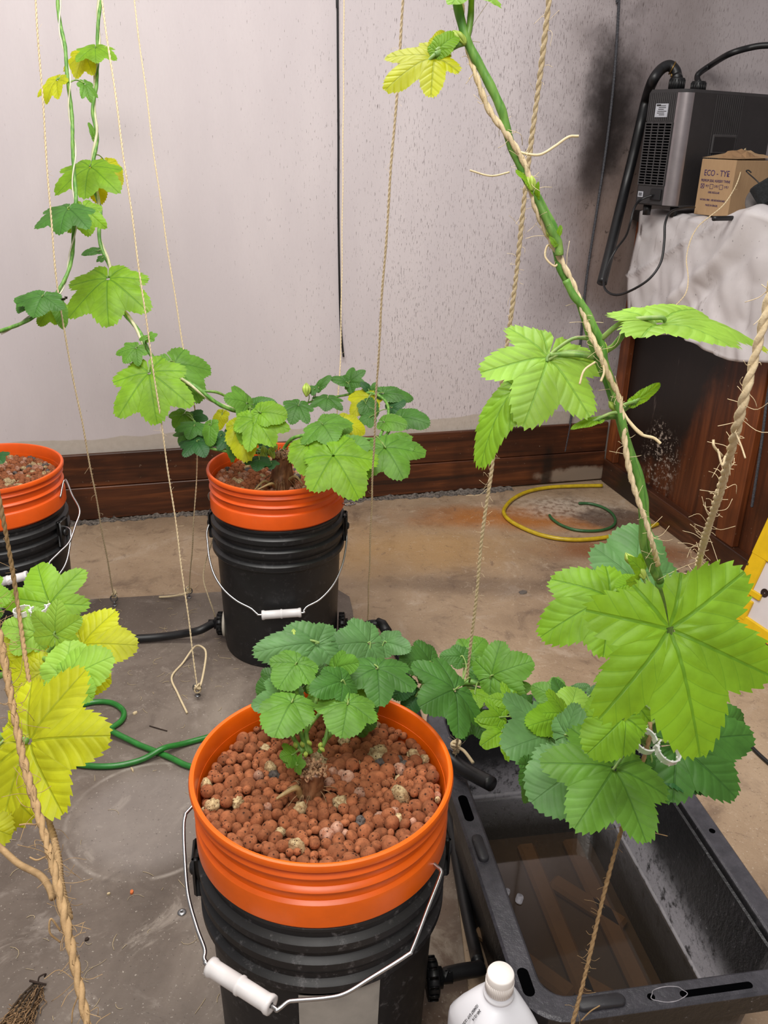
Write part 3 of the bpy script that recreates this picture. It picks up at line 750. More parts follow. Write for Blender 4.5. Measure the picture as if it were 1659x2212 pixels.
hw = .0400; prof = [(.030, 4, PADT), (hw - .001, 5, PADT + .005), (hw, 6, .03), (hw, 6, .262), (hw - .001, 6, .272), (.0345, 4.5, .284), (.026, 3.2, .300), (.0185, 2.3, .3095), (.0152, 2, .3125), (.0148, 2, .3135), (.0158, 2, .3145), (.0158, 2, .3175), (.0132, 2, .319), (.0128, 2, .335)]
mb = MB(); P = []; N = 48
for (h, n, z) in prof: P += [JC + jx * x + jy * y + np.array([0, 0, z]) for x, y in sq(h, n, N)]
mb.add(P, [(a * N + k, a * N + (k + 1) % N, (a + 1) * N + (k + 1) % N, (a + 1) * N + k) for a in range(len(prof) - 1) for k in range(N)] + [tuple(range(N))[::-1]])
mb.build('jug_body', M_JUG, jug)
mb = MB(); prc = [(.001, .3205), (.0138, .3205), (.0142, .3215)] + [(.0142, .336), (.0139, JZ - .002), (.0128, JZ), (.00002, JZ)]
mb.lathe(JC, prc, 72)
for k in range(48):
    a = 2 * math.pi * k / 48; rd = np.array([math.cos(a), math.sin(a), 0]); mb.box(JC + rd * .0142 + np.array([0, 0, .329]), .0008, .0008, .013, (rd, np.cross((0, 0, 1), rd), np.array([0, 0, 1.0])))
mb.build('screw_cap', M_CAP, jug)
def text(name, s, mat, parent, origin, X, Y, size, align='CENTER', depth=.0003, wide=1.0):
    c_ = bpy.data.curves.new(name, 'FONT'); c_.body = s; c_.size = size; c_.align_x = align; c_.extrude = depth; c_.resolution_u = 3
    tmp = bpy.data.objects.new(name, c_); COL.objects.link(tmp); bpy.context.view_layer.update()
    me = bpy.data.meshes.new_from_object(tmp.evaluated_get(bpy.context.evaluated_depsgraph_get()))
    COL.objects.unlink(tmp); bpy.data.objects.remove(tmp); bpy.data.curves.remove(c_)
    X = nrm(X); Y = nrm(Y); Zz = np.cross(X, Y); o0 = ORG[parent.name]
    for v in me.vertices:
        p = np.array(origin) + X * v.co[0] * wide + Y * v.co[1] + Zz * v.co[2] - o0; v.co = p
    me.materials.clear(); me.materials.append(mat); me.name = name
    o = bpy.data.objects.new(name, me); COL.objects.link(o); o.parent = parent; ORG[o.name] = o0; return o
# date code on the left shoulder
sh = nrm(-jx * .8 + np.array([0, 0, .62])); dn = nrm(-jx * .62 - np.array([0, 0, .8])); lat = jy
po = JC - jx * .0300 + np.array([0, 0, .2945]) + sh * .0012
text('date_code', '1234567 EXP 12/2024', M_INK, jug, po + jy * .004 - dn * .014, dn, np.cross(sh, dn), .0040, 'LEFT', .0002, .82)
text('date_code', '245-12:14', M_INK, jug, po - jy * .0015 - dn * .013, dn, np.cross(sh, dn), .0040, 'LEFT', .0002, .82)
mb = MB(); mb.box(JC + jx * (hw + .0004) + np.array([0, 0, .16]), .001, .05, .14, (jx, jy, np.array([0, 0, 1.0])), .0004); mb.build('side_label', M_RED, jug, smooth=False)

# ------------------------------------------------------------------ irrigation pipes on the floor
pz = .046
P = [np.array([BB[0] + .165, BB[1] + .002, pz]), Z(770, 1356, pz), Z(805, 1347, pz), Z(826, 1352, pz), Z(842, 1382, .04), Z(868, 1434, .03)]
hose('drain_pipe', P + [Z(905, 1560, .018), Z(955, 1730, .018), Z(975, 1795, .018), Z(1004, 1950, .018), Z(1026, 2052, .024), Z(1032, 2078, .045)], .0095, M_RUBBER, 'black pipe running along the left side of the tub from the back bucket', 'pipe', 14, None, 12)
hose('drain_pipe', [np.array([FB[0] + .166, FB[1] + .02, .075]), Z(965, 2106, .075), Z(1000, 2098, .072), Z(1028, 2094, .068), Z(1040, 2090, .066)], .0105, M_RUBBER, 'short black pipe from the front bucket to the corner of the tub', 'pipe', 14)
mb = MB(); mb.tube([Z(815, 1345, pz), Z(826, 1349, pz), Z(836, 1365, pz - .003)], .0125, 14)
tag(mb.build('pipe_elbow', M_RUBBER), 'black elbow joint on the pipe to the right of the back bucket', 'pipe elbow')
hose('drain_pipe', [np.array([BB[0] - .160, BB[1] - .008, .046]), Z(430, 1362, .040), Z(395, 1369, .028), Z(345, 1376, .018), Z(280, 1380, .0165), Z(200, 1381, .0165), Z(110, 1384, .0165)], .0095, M_RUBBER, 'black pipe lying on the floor to the left of the back bucket', 'pipe', 14)
def tubing_material(name, col, metal=0):
    return plain(name, col, .3, metal, nz=.12, scale=60)
M_GREEN = tubing_material('green_tubing', C(46, 122, 48)); M_YEL = tubing_material('yellow_tubing', C(196, 168, 34)); M_DGREEN = tubing_material('dark_green_tubing', C(52, 98, 56))
gz = PADT + .0058
gp = [(104, 1580), (112, 1566), (130, 1550), (160, 1530), (200, 1517), (240, 1518), (266, 1535), (262, 1557), (230, 1577), (185, 1594), (150, 1612), (138, 1632), (158, 1648), (200, 1655), (250, 1654), (300, 1644), (345, 1630), (390, 1610), (432, 1597), (480, 1586), (525, 1590), (535, 1612), (500, 1640), (452, 1657), (408, 1655), (362, 1634), (300, 1609), (232, 1583), (190, 1560), (150, 1555)]
P = [Z(x, y, gz + (.012 if 20 <= i <= 30 and 0 else 0)) for i, (x, y) in enumerate(gp)]
P = smooth_path(P, 8)
# lift the strand that crosses over the other
cr = Z(352, 1627, gz)
for i in range(len(P)):
    if i < 8 * 18 and i > 8 * 14: P[i][2] += .011 * math.exp(-((np.linalg.norm(P[i][:2] - cr[:2])) / .03) ** 2)
    if i > 8 * 26: P[i][2] += .011 * min(1, (i - 8 * 26) / 8)
hose('garden_tubing', P, .0058, M_GREEN, 'bright green tubing looped on the grey floor beside the front bucket', 'tubing', 10, None, 0)
yz = .0075
yp = [(1301, 1049), (1240, 1050), (1185, 1053), (1140, 1062), (1108, 1078), (1090, 1098), (1090, 1112), (1105, 1127), (1135, 1143), (1170, 1156), (1210, 1164), (1255, 1166), (1300, 1162), (1350, 1153), (1395, 1141), (1421, 1132)]
hose('plastic_tubing', [Z(x, y, yz) for x, y in yp], .0065, M_YEL, 'yellow tubing curved in an open ring on the stained floor by the corner', 'tubing')
gp = [(1250, 1087), (1275, 1088), (1300, 1095), (1320, 1107), (1329, 1122), (1325, 1135), (1305, 1144), (1275, 1147), (1240, 1144), (1210, 1133), (1192, 1120), (1187, 1113)]
hose('plastic_tubing', [Z(x, y, .006) for x, y in gp], .0045, M_DGREEN, 'dark green tubing curved on the floor inside the yellow ring', 'tubing')

# ------------------------------------------------------------------ chiller on the bar
CHZ = .945
cl = Z(1367, 440, CHZ); cm = Z(1452, 448, CHZ)
CX = nrm(cm - cl); CX[2] = 0; CX = nrm(CX); CY = np.array([-CX[1], CX[0], 0])     # along the grille face, then inward
if CY @ U < 0: CY = -CY
GL = np.linalg.norm((cm - cl)[:2]); CHH = .30; CHW = .42
def K(a, b_, z): return np.array([cl[0], cl[1], 0]) + CX * a + CY * b_ + np.array([0, 0, z])
M_CHIL = plastic('charcoal_casing', C(46, 44, 45), .34, C(84, 80, 80), .12)
M_CHIL2 = plain('corner_highlight_grey', C(158, 150, 152), .34, .8, nz=.05)  # pale corner strip: a highlight painted into the casing colour
M_GRILLE = plain('grille_black', C(66, 64, 65), .4, nz=.1)
M_DISP = plain('display_glass', C(12, 12, 13), .12, nz=.05)
M_LABEL = plain('printed_label', C(176, 178, 186), .5, nz=.06)
ch = thing('aquarium_chiller', K(GL / 2, CHW / 2, BARZ), 'charcoal water chiller with side grille and two hoses on the bar top', 'chiller')
mb = MB(); rr = .032
def chshape(ins, z):
    q = [(0 + ins, CHW - ins), (0 + ins, .012), (.012, 0 + ins)]
    for k in range(7):
        a = math.radians(-90 + 90 * k / 6); q.append((GL - rr + (rr - ins) * math.cos(a), rr + (rr - ins) * math.sin(a)))
    q += [(GL - ins, CHW - .012), (GL - .012, CHW - ins)]
    return [K(a, b_, z) for a, b_ in q]
lv = [(.004, CHZ), (0, CHZ + .004), (0, CHZ + CHH - .008), (.006, CHZ + CHH)]
P = []; n = len(chshape(0, 0))
for i_, z_ in lv: P += chshape(i_, z_)
mb.add(P, [(a * n + k, a * n + (k + 1) % n, (a + 1) * n + (k + 1) % n, (a + 1) * n + k) for a in range(3) for k in range(n)] + [tuple(range(n))[::-1], tuple(range(3 * n, 4 * n))])
mb.build('casing', M_CHIL, ch, smooth=False)
mb = MB(); P = []
for z_ in (CHZ + .003, CHZ + CHH - .009):
    row = []
    for k in range(9):
        a = math.radians(-96 + 84 * k / 8); row.append(K(GL - rr + (rr + .0006) * math.cos(a), rr + (rr + .0006) * math.sin(a), z_))
    P.append(row)
mb.grid(P); mb.build('rounded_corner_trim', M_CHIL2, ch)
ax = (CX, CY, np.array([0, 0, 1.0]))
for (a, b_) in ((.03, .03), (GL - .03, .05), (.03, CHW - .03), (GL - .03, CHW - .03)):
    mb = MB(); mb.lathe(K(a, b_, BARZ), [(.001, .0005), (.011, .0005), (.012, CHZ - BARZ + .002), (.001, CHZ - BARZ + .002)], 16); mb.build('foot', M_RUBBER, ch)
g0, g1 = .012, GL - rr - .006; gz0, gz1 = CHZ + .055, CHZ + .215
mb = MB(); mb.box(K((g0 + g1) / 2, -.0004, (gz0 + gz1) / 2), g1 - g0, .0012, gz1 - gz0, ax); mb.build('grille_recess', M_HOLE, ch, smooth=False)
mb = MB(); ns = 22
for k in range(ns + 1): mb.box(K((g0 + g1) / 2, -.002, gz0 + (gz1 - gz0) * k / ns), g1 - g0, .004, .0022, ax)
for k in range(5): mb.box(K(g0 + (g1 - g0) * k / 4, -.0024, (gz0 + gz1) / 2), .0024, .004, gz1 - gz0 + .004, ax)
mb.build('grille', M_GRILLE, ch, smooth=False)
mb = MB()
for k in range(15): mb.box(K(g0 + (g1 - g0) * k / 14, -.0006, CHZ + .256), .0022, .0022, .07, ax)
mb.build('ribbed_panel', M_GRILLE, ch, smooth=False)
lb_ = MB(); lb_.box(K(g0 + .047, -.0026, CHZ + .247), .042, .001, .034, ax); lb = lb_.build('rating_label', M_LABEL, ch, smooth=False)
mb = MB()
for k in range(6): mb.box(K(g0 + .045 + (.004 if k % 2 else 0), -.0034, CHZ + .2585 - k * .0045), .030 - .006 * (k % 3), .0006, .0014, ax)
mb.box(K(g0 + .036, -.0035, CHZ + .2605), .014, .0006, .003, ax)
mb.build('label_print', M_INK, lb, smooth=False)
mb = MB(); mb.box(K(g0 + .012, -.0012, CHZ + .028), .018, .001, .015, ax); q = mb.build('barcode_sticker', M_LABEL, ch, smooth=False)
mb = MB()
for k in range(7): mb.box(K(g0 + .0065 + k * .0017, -.0019, CHZ + .028), .0008, .0006, .009, ax)
mb.build('barcode', M_INK, q, smooth=False)
mb = MB(); mb.box(K(GL - rr - .028, -.003, CHZ + .03), .036, .008, .03, ax, .002); mb.build('power_socket', M_RUBBER, ch, smooth=False)
mb = MB()
FXs = GL
for k in range(14): mb.box(K(FXs + .0004, .125 + k * .0095, CHZ + CHH / 2 + .0), .0022, .0016, CHH - .02, ax)
mb.build('ribbed_panel', M_GRILLE, ch, smooth=False)
mb = MB(); mb.box(K(FXs + .001, .187, CHZ + .165), .006, .11, .05, ax, .002); dp = mb.build('display_bezel', M_GRILLE, ch, smooth=False)
mb = MB(); mb.box(K(FXs + .004, .187, CHZ + .165), .002, .096, .038, ax, .0005); mb.build('display_glass', M_DISP, dp, smooth=False)
def collar(p, h=.03, r=.021):
    mb = MB(); mb.lathe(p, [(r * .6, -.004), (r * .6, .0), (r, .002), (r, h), (r * .88, h + .002), (r * .5, h + .003)], 32)
    for k in range(18):
        a = 2 * math.pi * k / 18; rd = np.array([math.cos(a), math.sin(a), 0]); mb.box(np.array(p) + rd * r + np.array([0, 0, h * .52]), .003, .0035, h * .8, (rd, np.cross((0, 0, 1), rd), np.array([0, 0, 1.0])))
    return mb
def top_at(px, py): return Z(px, py, CHZ + CHH)
c1 = top_at(1460, 197); c2 = top_at(1506, 203)
for c_ in (c1, c2):
    collar(c_ + [0, 0, .002]).build('hose_collar', M_RUBBER, ch)
def on_d(x, y, ref): return D(x, y, (np.array(ref) - CO) @ FW)
H1 = c1 + [0, 0, .03]
def wallpt(x, y, off): return W(x, y, off)
P = [H1, on_d(1462, 165, c1), on_d(1458, 152, c1), on_d(1446, 142, c1), on_d(1428, 150, c1), on_d(1410, 175, c1), D(1396, 215, 2.56), D(1382, 275, 2.57), D(1368, 335, 2.60), D(1352, 400, 2.62), D(1335, 470, 2.60), D(1316, 548, 2.57), D(1300, 612, 2.55)]
hose('drain_hose', P, .0150, M_RUBBER, 'thick black hose arching from the chiller and hanging beside the bar', 'hose', 16)
mb = MB(); q = on_d(1446, 152, c1); a = np.linspace(0, 2 * np.pi, 24, endpoint=False)
M_BRASS = plain('hose_clamp_brass', C(150, 120, 70), .35, .9)
d_ = nrm(on_d(1458, 152, c1) - on_d(1440, 143, c1)); e1 = nrm(np.cross(d_, FW)); e2 = np.cross(d_, e1)
q = on_d(1452, 147, c1); mb.tube([q + (e1 * math.cos(t) + e2 * math.sin(t)) * .0165 for t in a], .0022, 6, closed=True)
mb.box(q - UP * .021, .008, .006, .010); tag(mb.build('hose_clamp', M_BRASS), 'small brass hose clamp on the arching black hose over the chiller', 'clamp')
H2 = c2 + [0, 0, .03]
P = [H2, on_d(1506, 168, c2), on_d(1511, 158, c2), on_d(1535, 141, c2), D(1575, 117, 2.44), D(1620, 103, 2.42), D(1659, 98, 2.40), D(1720, 100, 2.38), D(1800, 130, 2.36), RM(.54, .42, 1.12), RM(.56, .46, BARZ + .012)]
hose('supply_hose', P, .0085, M_RUBBER, 'thin black hose curving away to the right from the top of the chiller', 'hose', 12)
# power cable looping down beside the sheet and back to the bar top
pc0 = K(GL - rr - .034, -.010, CHZ + .028)
P = [pc0, D(1384, 432, 2.46), D(1371, 448, 2.44), D(1362, 480, 2.44), D(1352, 510, 2.47), D(1330, 540, 2.50), D(1312, 575, 2.5), D(1304, 610, 2.48), D(1312, 630, 2.45), D(1335, 637, 2.42), D(1370, 624, 2.36), D(1405, 600, 2.33), D(1428, 565, 2.32), D(1435, 520, 2.32), D(1437, 482, 2.32), D(1449, 458, 2.335), D(1475, 450, 2.36), D(1500, 448, 2.40)]
hose('power_cable', P, .0034, M_RUBBER, 'black power cable drooping in a loop below the chiller', 'cable', 8)

# cardboard box of twine
M_CARD = NT('cardboard'); g_ = M_CARD.noise(1.0, 3, .6, M_CARD.mapv(M_CARD.co(), scale=(300, 300, 30))); M_CARD = M_CARD.fin(M_CARD.mix(g_, C(158, 128, 96), C(178, 147, 112)), .8, 0, .2)
M_CARDIN = plain('cardboard_shade_side', C(150, 116, 82), .8, nz=.08)
M_PURPLE = plain('purple_ink', C(66, 44, 92), .7, nz=.1)
BXZ = BARZ + .014
b0 = Z(1498, 462, BXZ); b1 = Z(1570, 470.5, BXZ)
bxX = nrm((b1 - b0) * [1, 1, 0]); bxY = np.array([-bxX[1], bxX[0], 0]); bw = np.linalg.norm((b1 - b0)[:2]); bh = bw * 1.02 * (120 / 73.) * .80
hgt = [t for t in np.arange(.08, .3, .001)]
def py_of(P):
    d = np.array(P) - CO; z = d @ FW; return 1106 - FPX * (d @ UP) / z
bh = min(hgt, key=lambda t: abs(py_of(b0 + [0, 0, t]) - 343))
bd = .15
box = thing('cardboard_box', b0 + bxX * bw / 2 + bxY * bd / 2, 'printed cardboard box of sisal twine standing on the white sheet', 'box')
bc = b0 + bxX * bw / 2 + bxY * bd / 2 + np.array([0, 0, bh / 2]); bax = (bxX, bxY, np.array([0, 0, 1.0]))
mb = MB(); mb.box(bc, bw, bd, bh, bax, .0015); mb.build('box_body', M_CARD, box, smooth=False)
# loose, torn top flaps
P = []
for i in range(9):
    t = i / 8; row = []
    for j in range(7):
        u_ = j / 6; row.append(b0 + bxX * bw * (t * 1.02 - .01) + bxY * bd * (u_ * .98) + np.array([0, 0, bh + .003 + .022 * u_ * (1 - .4 * t) * (.6 + .4 * math.sin(3 * t + 1)) + .002 * RNG.normal() * (u_ > .9)]))
    P.append(row)
mb = MB(); mb.grid(P); mb.build('top_flap', M_CARD, box, smooth=False)
P = []
for i in range(10):
    t = i / 9; row = []
    for j in range(5):
        u_ = j / 4; row.append(b0 + bxX * bw * (1.0 - .55 * u_) + bxY * bd * t + np.array([0, 0, bh + .002 + .030 * u_ * math.sin(math.pi * min(1, t * 1.1)) * (.8 + .2 * RNG.normal())]))
    P.append(row)
mb = MB(); mb.grid(P); mb.build('top_flap', M_CARDIN, box, smooth=False)
fN = -bxY; upz = np.array([0, 0, 1.0])
def bt(s, t, z, size, wide=1.0): return text('box_print', s, M_PURPLE, box, b0 + bxX * bw * t + fN * .0006 + upz * bh * z, bxX, upz, size, 'CENTER', .0002, wide)
k_ = bw / .10
bt('ECO - TYE', .50, .71, .0175 * k_, .92); bt('®', .83, .71, .006 * k_)
bt('PREMIUM SISAL NURSERY TWINE', .50, .60, .0078 * k_, .74)
bt('1 PLY', .27, .508, .0068 * k_, .8); bt('2 PLY', .55, .508, .0068 * k_, .8); bt('3 PLY', .84, .508, .0068 * k_, .8)
bt('100% REGULAR', .50, .40, .0060 * k_, .85); bt('NATURAL FIBRE - 100% BIODEGRADABLE', .50, .265, .0056 * k_, .72); bt('MADE IN BRAZIL', .50, .17, .0058 * k_, .85)
for q, x_ in ((0, .14), (1, .41), (2, .69)):
    cc = b0 + bxX * bw * x_ + fN * .0005 + upz * bh * .522; e_ = .0046 * k_; mb = MB()
    for (dx, dz, sx, sz) in ((-e_, 0, .0008, 2 * e_), (e_, 0, .0008, 2 * e_), (0, e_, 2 * e_, .0008), (0, -e_, 2 * e_, .0008)): mb.box(cc + bxX * dx + upz * dz, sx, .0006, sz, bax)
    if q == 0:
        for sg in (1, -1): mb.box(cc, 2.4 * e_, .0006, .0012, (nrm(bxX + sg * upz), -fN, nrm(upz - sg * bxX)))
    mb.build('tick_box', M_PURPLE, box, smooth=False)

# white sheet over the bar
def sheet_material():
    m = NT('white_plastic_sheet'); n1 = m.noise(5, 5, .6); st = m.noise(1.0, 5, .7, m.mapv(m.co(), scale=(24, 24, 5)))
    c_ = m.mix(m.ss(n1, .35, .7), C(196, 190, 190), C(216, 210, 211))
    c_ = m.mix(m.math('MULTIPLY', m.ss(st, .58, .74), .55), c_, C(118, 104, 100))
    c_ = m.mix(m.math('MULTIPLY', m.ss(m.noise(80, 2), .70, .74), .6), c_, C(70, 62, 60))
    return m.fin(c_, .42, 0, .4)
na, nb = 110, 70; P = np.zeros((na, nb, 3)); rs = np.random.default_rng(3)
for i in range(na):
    a = i / (na - 1)
    for j in range(nb):
        q = j / (nb - 1)
        v0 = .075; L_top = .24; L_dn = .335 - .05 * a + .012 * math.sin(a * 17)
        v = v0 + a * 1.15
        if q < .4:
            t = q / .4; s = .22 - t * (.22 + .022); z = BARZ + .0045; n = (0, 0, 1)
            z += .004 * math.sin(v * 40 + s * 20) ** 2 + .003 * math.sin(v * 13 - s * 50) ** 2
            hump = math.exp(-((v - .60) / .11) ** 2 - ((s - .0) / .07) ** 2); z += .050 * hump
            if s > .03: z = min(z, BARZ + .0065 + .05 * hump)
        else:
            t = (q - .4) / .6; dz = t * L_dn
            fold = .003 * math.sin(v * 52 + 3 * t) * t + .012 * math.sin(v * 15 + 1.0 + 3 * t) * min(1, t * 1.6) + .0022 * math.sin(v * 88 - 16 * t) * t + .003 * math.sin(v * 30 - 14 * t)
            diag = .018 * math.exp(-((v - .62 + .40 * t) / .03) ** 2) - .012 * math.exp(-((v - .70 + .40 * t) / .03) ** 2) + .010 * math.exp(-((v - .34 - .10 * t) / .012) ** 2) * t + .010 * math.exp(-((v - .50 + .75 * t) / .014) ** 2)
            s = -.024 - .010 - abs(fold) * 1.0 - diag - .012 * min(1, t * 5) - .012 * t; z = BARZ + .0045 - dz
            hump = math.exp(-((v - .60) / .11) ** 2) * math.exp(-(t / .12) ** 2); z += .045 * hump
            v += .055 * t * (1 - a) * 1.0 - .04 * t * (.5 - a) * 0
            if a < .02: v += .012 * math.sin(t * 9)
        P[i, j] = RM(s, v, z)
mb = MB(); mb.grid(P); o = mb.build('plastic_sheet', sheet_material()); tag(o, 'creased white plastic sheet draped over the front of the bar', 'sheet')
sm = o.modifiers.new('thick', 'SOLIDIFY'); sm.thickness = .0012; sm.offset = 0
# small black things on the sheet
mb = MB(); a_, b_ = Z(1541, 472, BARZ + .022), Z(1602, 471, BARZ + .022); d_ = nrm(b_ - a_)
mb.tube(resample([a_, b_], .01)[0], .0062, 12); tool = mb.build('marker_pen', M_RUBBER); tag(tool, 'black marker pen lying on the white sheet before the cardboard box', 'pen')
M_GAUZE = plain('grey_foam_disc', C(92, 86, 84), .8, nz=.1)
lamp = thing('clip_fan', D(1640, 440, 2.20), 'dark clip-on gadget with a round grey disc at the edge beside the box', 'gadget')
dc = D(1652, 442, 2.22); mb = MB(); mb.lathe(dc, [(.001, .004), (.048, .004), (.051, .0), (.048, -.006), (.001, -.006)], 48, nrm(-FW + UP * .2)); mb.build('round_disc', M_GAUZE, lamp)
mb = MB(); q = D(1652, 416, 2.17); mb.box(q, .05, .03, .055, (nrm(RT + UP * .6), nrm(np.cross(nrm(-RT * .6 + UP), nrm(RT + UP * .6))), nrm(-RT * .6 + UP)), .004); mb.build('foam_grip', plain('black_foam', C(30, 32, 34), .95, nz=.3, scale=200), lamp, smooth=False)
mb = MB(); mb.tube(smooth_path([D(1650, 407, 2.17), D(1634, 390, 2.18), D(1616, 374, 2.20), D(1612, 369, 2.2), D(1617, 368, 2.2), D(1623, 373, 2.2)], 6), .0016, 8); mb.build('wire_hook', M_RUBBER, lamp)

# dark cord and braided rope on the wall
_t = W(727, -60, .006); _v = _t - W(731, 300, .005); P = [_t + _v * ((2.45 - _t[2]) / _v[2]), _t, W(729, 0, .006), W(730, 150, .005), W(731, 300, .005), W(731, 450, .005), W(733, 600, .005), W(735, 680, .006), (W(738, 730, .010)), W(742, 771, .014)]
hose('hanging_cable', P, .0030, M_RUBBER, 'thin black cord hanging straight down the white wall behind the buckets', 'cord', 8)
def braid(name, P, r, mat, label, cat):
    Q, t = resample(smooth_path(P, 20), .0028); T_, N_, B_ = frames(Q); mb = MB()
    for k in range(3):
        ph = 2 * math.pi * k / 3 + t / .012 * 2 * math.pi; mb.tube(Q + (np.cos(ph)[:, None] * N_ + np.sin(ph)[:, None] * B_) * r * .5, r * .58, 6)
    o = mb.build(name, mat); return tag(o, label, cat)
M_ROPE = plain('grey_braided_rope', C(74, 74, 80), .7, nz=.3, scale=300)
_t = W(1340, -70, .010); braid('braided_rope', [_t + [0, 0, 2.45 - _t[2]], _t, W(1337, 0, .010), W(1328, 150, .010), W(1312, 300, .010), W(1290, 450, .010), W(1266, 610, .010), W(1250, 780, .010), W(1234, 900, .012), W(1220, 975, .012)], .0042, M_ROPE, 'dark grey braided rope hanging down the sooty wall by the bar', 'rope')

# yellow framed white board leaning at the edge of the frame
Pb = Z(1588, 1276, .115); nb_ = nrm(-U + np.array([0, 0, .25]) + V * .25)
e_up = nrm(onp(1659, 1124, Pb, nb_) - Pb); e_rt = nrm(np.cross(e_up, nb_));
if e_rt @ RT < 0: e_rt = -e_rt
M_YPL = plain('yellow_plastic', C(226, 184, 20), .4, nz=.05); M_WBOARD = plain('worn_white_board', C(214, 206, 206), .6, nz=.05, scale=12)
yb = thing('framed_board', Pb + e_rt * .17 + e_up * .2, 'yellow plastic frame holding a chipped white board, leaning by the bar', 'board')
YW, YH, yd = .32, .46, .012; bx_ = (e_rt, e_up, nb_)
fwd = .042
mb = MB(); mb.box(Pb + e_rt * fwd / 2 + e_up * (YH / 2 - .05), fwd, YH, yd, bx_, .003)
for k, (t0, t1, ww) in enumerate([(-.05, .002, .058), (.012, .028, .070), (.105, .24, .060), (.30, .41, .06)]): mb.box(Pb + e_rt * ww / 2 + e_up * (t0 + t1) / 2 + nb_ * .001, ww, t1 - t0, yd, bx_, .002)
mb.box(Pb + e_rt * YW / 2 + e_up * (-.052), YW, .03, yd, bx_, .003); mb.build('yellow_frame', M_YPL, yb, smooth=False)
mb = MB(); mb.box(Pb + e_rt * (YW / 2 + .02) + e_up * (YH / 2 - .05) - nb_ * .003, YW - .03, YH - .01, .006, bx_, .001); wb = mb.build('white_board', M_WBOARD, yb, smooth=False)
hc = onp(1652, 1281, Pb, nb_); M_HOLEB = plain('charred_hole', C(48, 26, 18), .9, nz=.3, scale=150)
mb = MB(); mb.lathe(hc + nb_ * .0005, [(.001, 0.0), (.0085, .0), (.0095, .0018), (.0105, .0005)], 20, nb_); mb.build('burnt_hole', M_HOLEB, wb)
for (x, y) in ((1654, 1147), (1618, 1218)):
    mb = MB(); mb.lathe(onp(x, y, Pb, nb_) + nb_ * (yd / 2 + .0003), [(.001, 0), (.0030, 0), (.0034, .0006)], 14, nb_); mb.build('screw_hole', M_HOLEB, yb)

# ------------------------------------------------------------------ small things on the floor
M_STEEL = plain('zinc_steel', C(150, 150, 152), .35, .9)
def eye_hook(px, py, label):
    p = Z(px, py, PADT); mb = MB(); mb.tube([p, p + [0, 0, .012]], .0022, 8)
    a = np.linspace(-1.2, 4.3, 22); X = nrm(RT * [1, 1, 0]); P = [p + np.array([0, 0, .0205]) + X * .0085 * math.cos(t) + np.array([0, 0, .0085 * math.sin(t)]) for t in a]
    mb.tube(P, .0020, 8); mb.lathe(p, [(.001, .0005), (.006, .0005), (.006, .002), (.001, .002)], 16)
    tag(mb.build('eye_hook', M_STEEL), label, 'hook')
eye_hook(248, 1308, 'zinc screw eye in the far edge of the grey sheet, left of the back bucket')
eye_hook(409, 1291, 'zinc screw eye at the far edge of the grey sheet, close to the back bucket')
eye_hook(427, 1503, 'zinc screw eye in the grey sheet with a loose twine loop tied to it')
p = Z(393, 1971, PADT); mb = MB(); mb.lathe(p, [(.0018, .0022), (.003, .003), (.0065, .0012), (.007, .0004), (.001, .0004)], 24); tag(mb.build('screw_washer', M_STEEL), 'small flat washer with a screw in the grey sheet beside the front bucket', 'washer')
def chip(px, py, L, wd, rot, mat, label, z=PADT, th=.003):
    p = Z(px, py, z); X = np.array([math.cos(rot), math.sin(rot), 0]); Y = np.array([-math.sin(rot), math.cos(rot), 0])
    out = [(-L / 2, -wd * .3), (-L * .2, -wd / 2), (L * .3, -wd * .4), (L / 2, wd * .1), (L * .15, wd / 2), (-L * .4, wd * .35)]
    n = len(out); P = [p + X * a + Y * b_ + np.array([0, 0, .0004]) for a, b_ in out] + [p + (X * a + Y * b_) * .85 + np.array([0, 0, th]) for a, b_ in out]
    mb = MB(); mb.add(P, [tuple(range(n))[::-1], tuple(range(n, 2 * n))] + [(k, (k + 1) % n, n + (k + 1) % n, n + k) for k in range(n)])
    tag(mb.build('debris_chip', mat, smooth=False), label, 'debris')
M_SLATE = plain('slate_chip', C(96, 88, 82), .8); M_STRAW = plain('straw_chip', C(196, 176, 140), .8); M_OCHIP = plain('orange_chip', C(200, 104, 50), .6); M_BARK = plain('dark_bark', C(52, 38, 30), .9)
chip(1130, 1280, .026, .019, .4, M_SLATE, 'flat grey slate chip on the tan floor behind the big leaves', 0)
chip(292, 1541, .012, .008, .9, M_STRAW, 'pale wood crumb on the grey sheet above the green tubing loop')
chip(286, 1664, .016, .004, -1.0, M_STRAW, 'thin straw splinter on the grey sheet below the crossing green tubing')
chip(285, 1928, .006, .009, .3, M_OCHIP, 'tiny orange chip on the grey sheet left of the front bucket')
chip(188, 2030, .007, .006, .3, M_BARK, 'tiny dark crumb on the grey sheet beside the thick foreground twine')
chip(235, 1932, .006, .004, .3, M_STRAW, 'tiny pale crumb on the grey sheet beside the fraying twine join')
mb = MB(); mb.tube(smooth_path([Z(323, 1568, PADT + .0012), Z(340, 1573, PADT + .0018), Z(361, 1579, PADT + .0012)], 6), [.0012] * 13, 6); tag(mb.build('twig', M_BARK), 'thin dark twig on the grey sheet between tubing loop and bucket', 'twig')
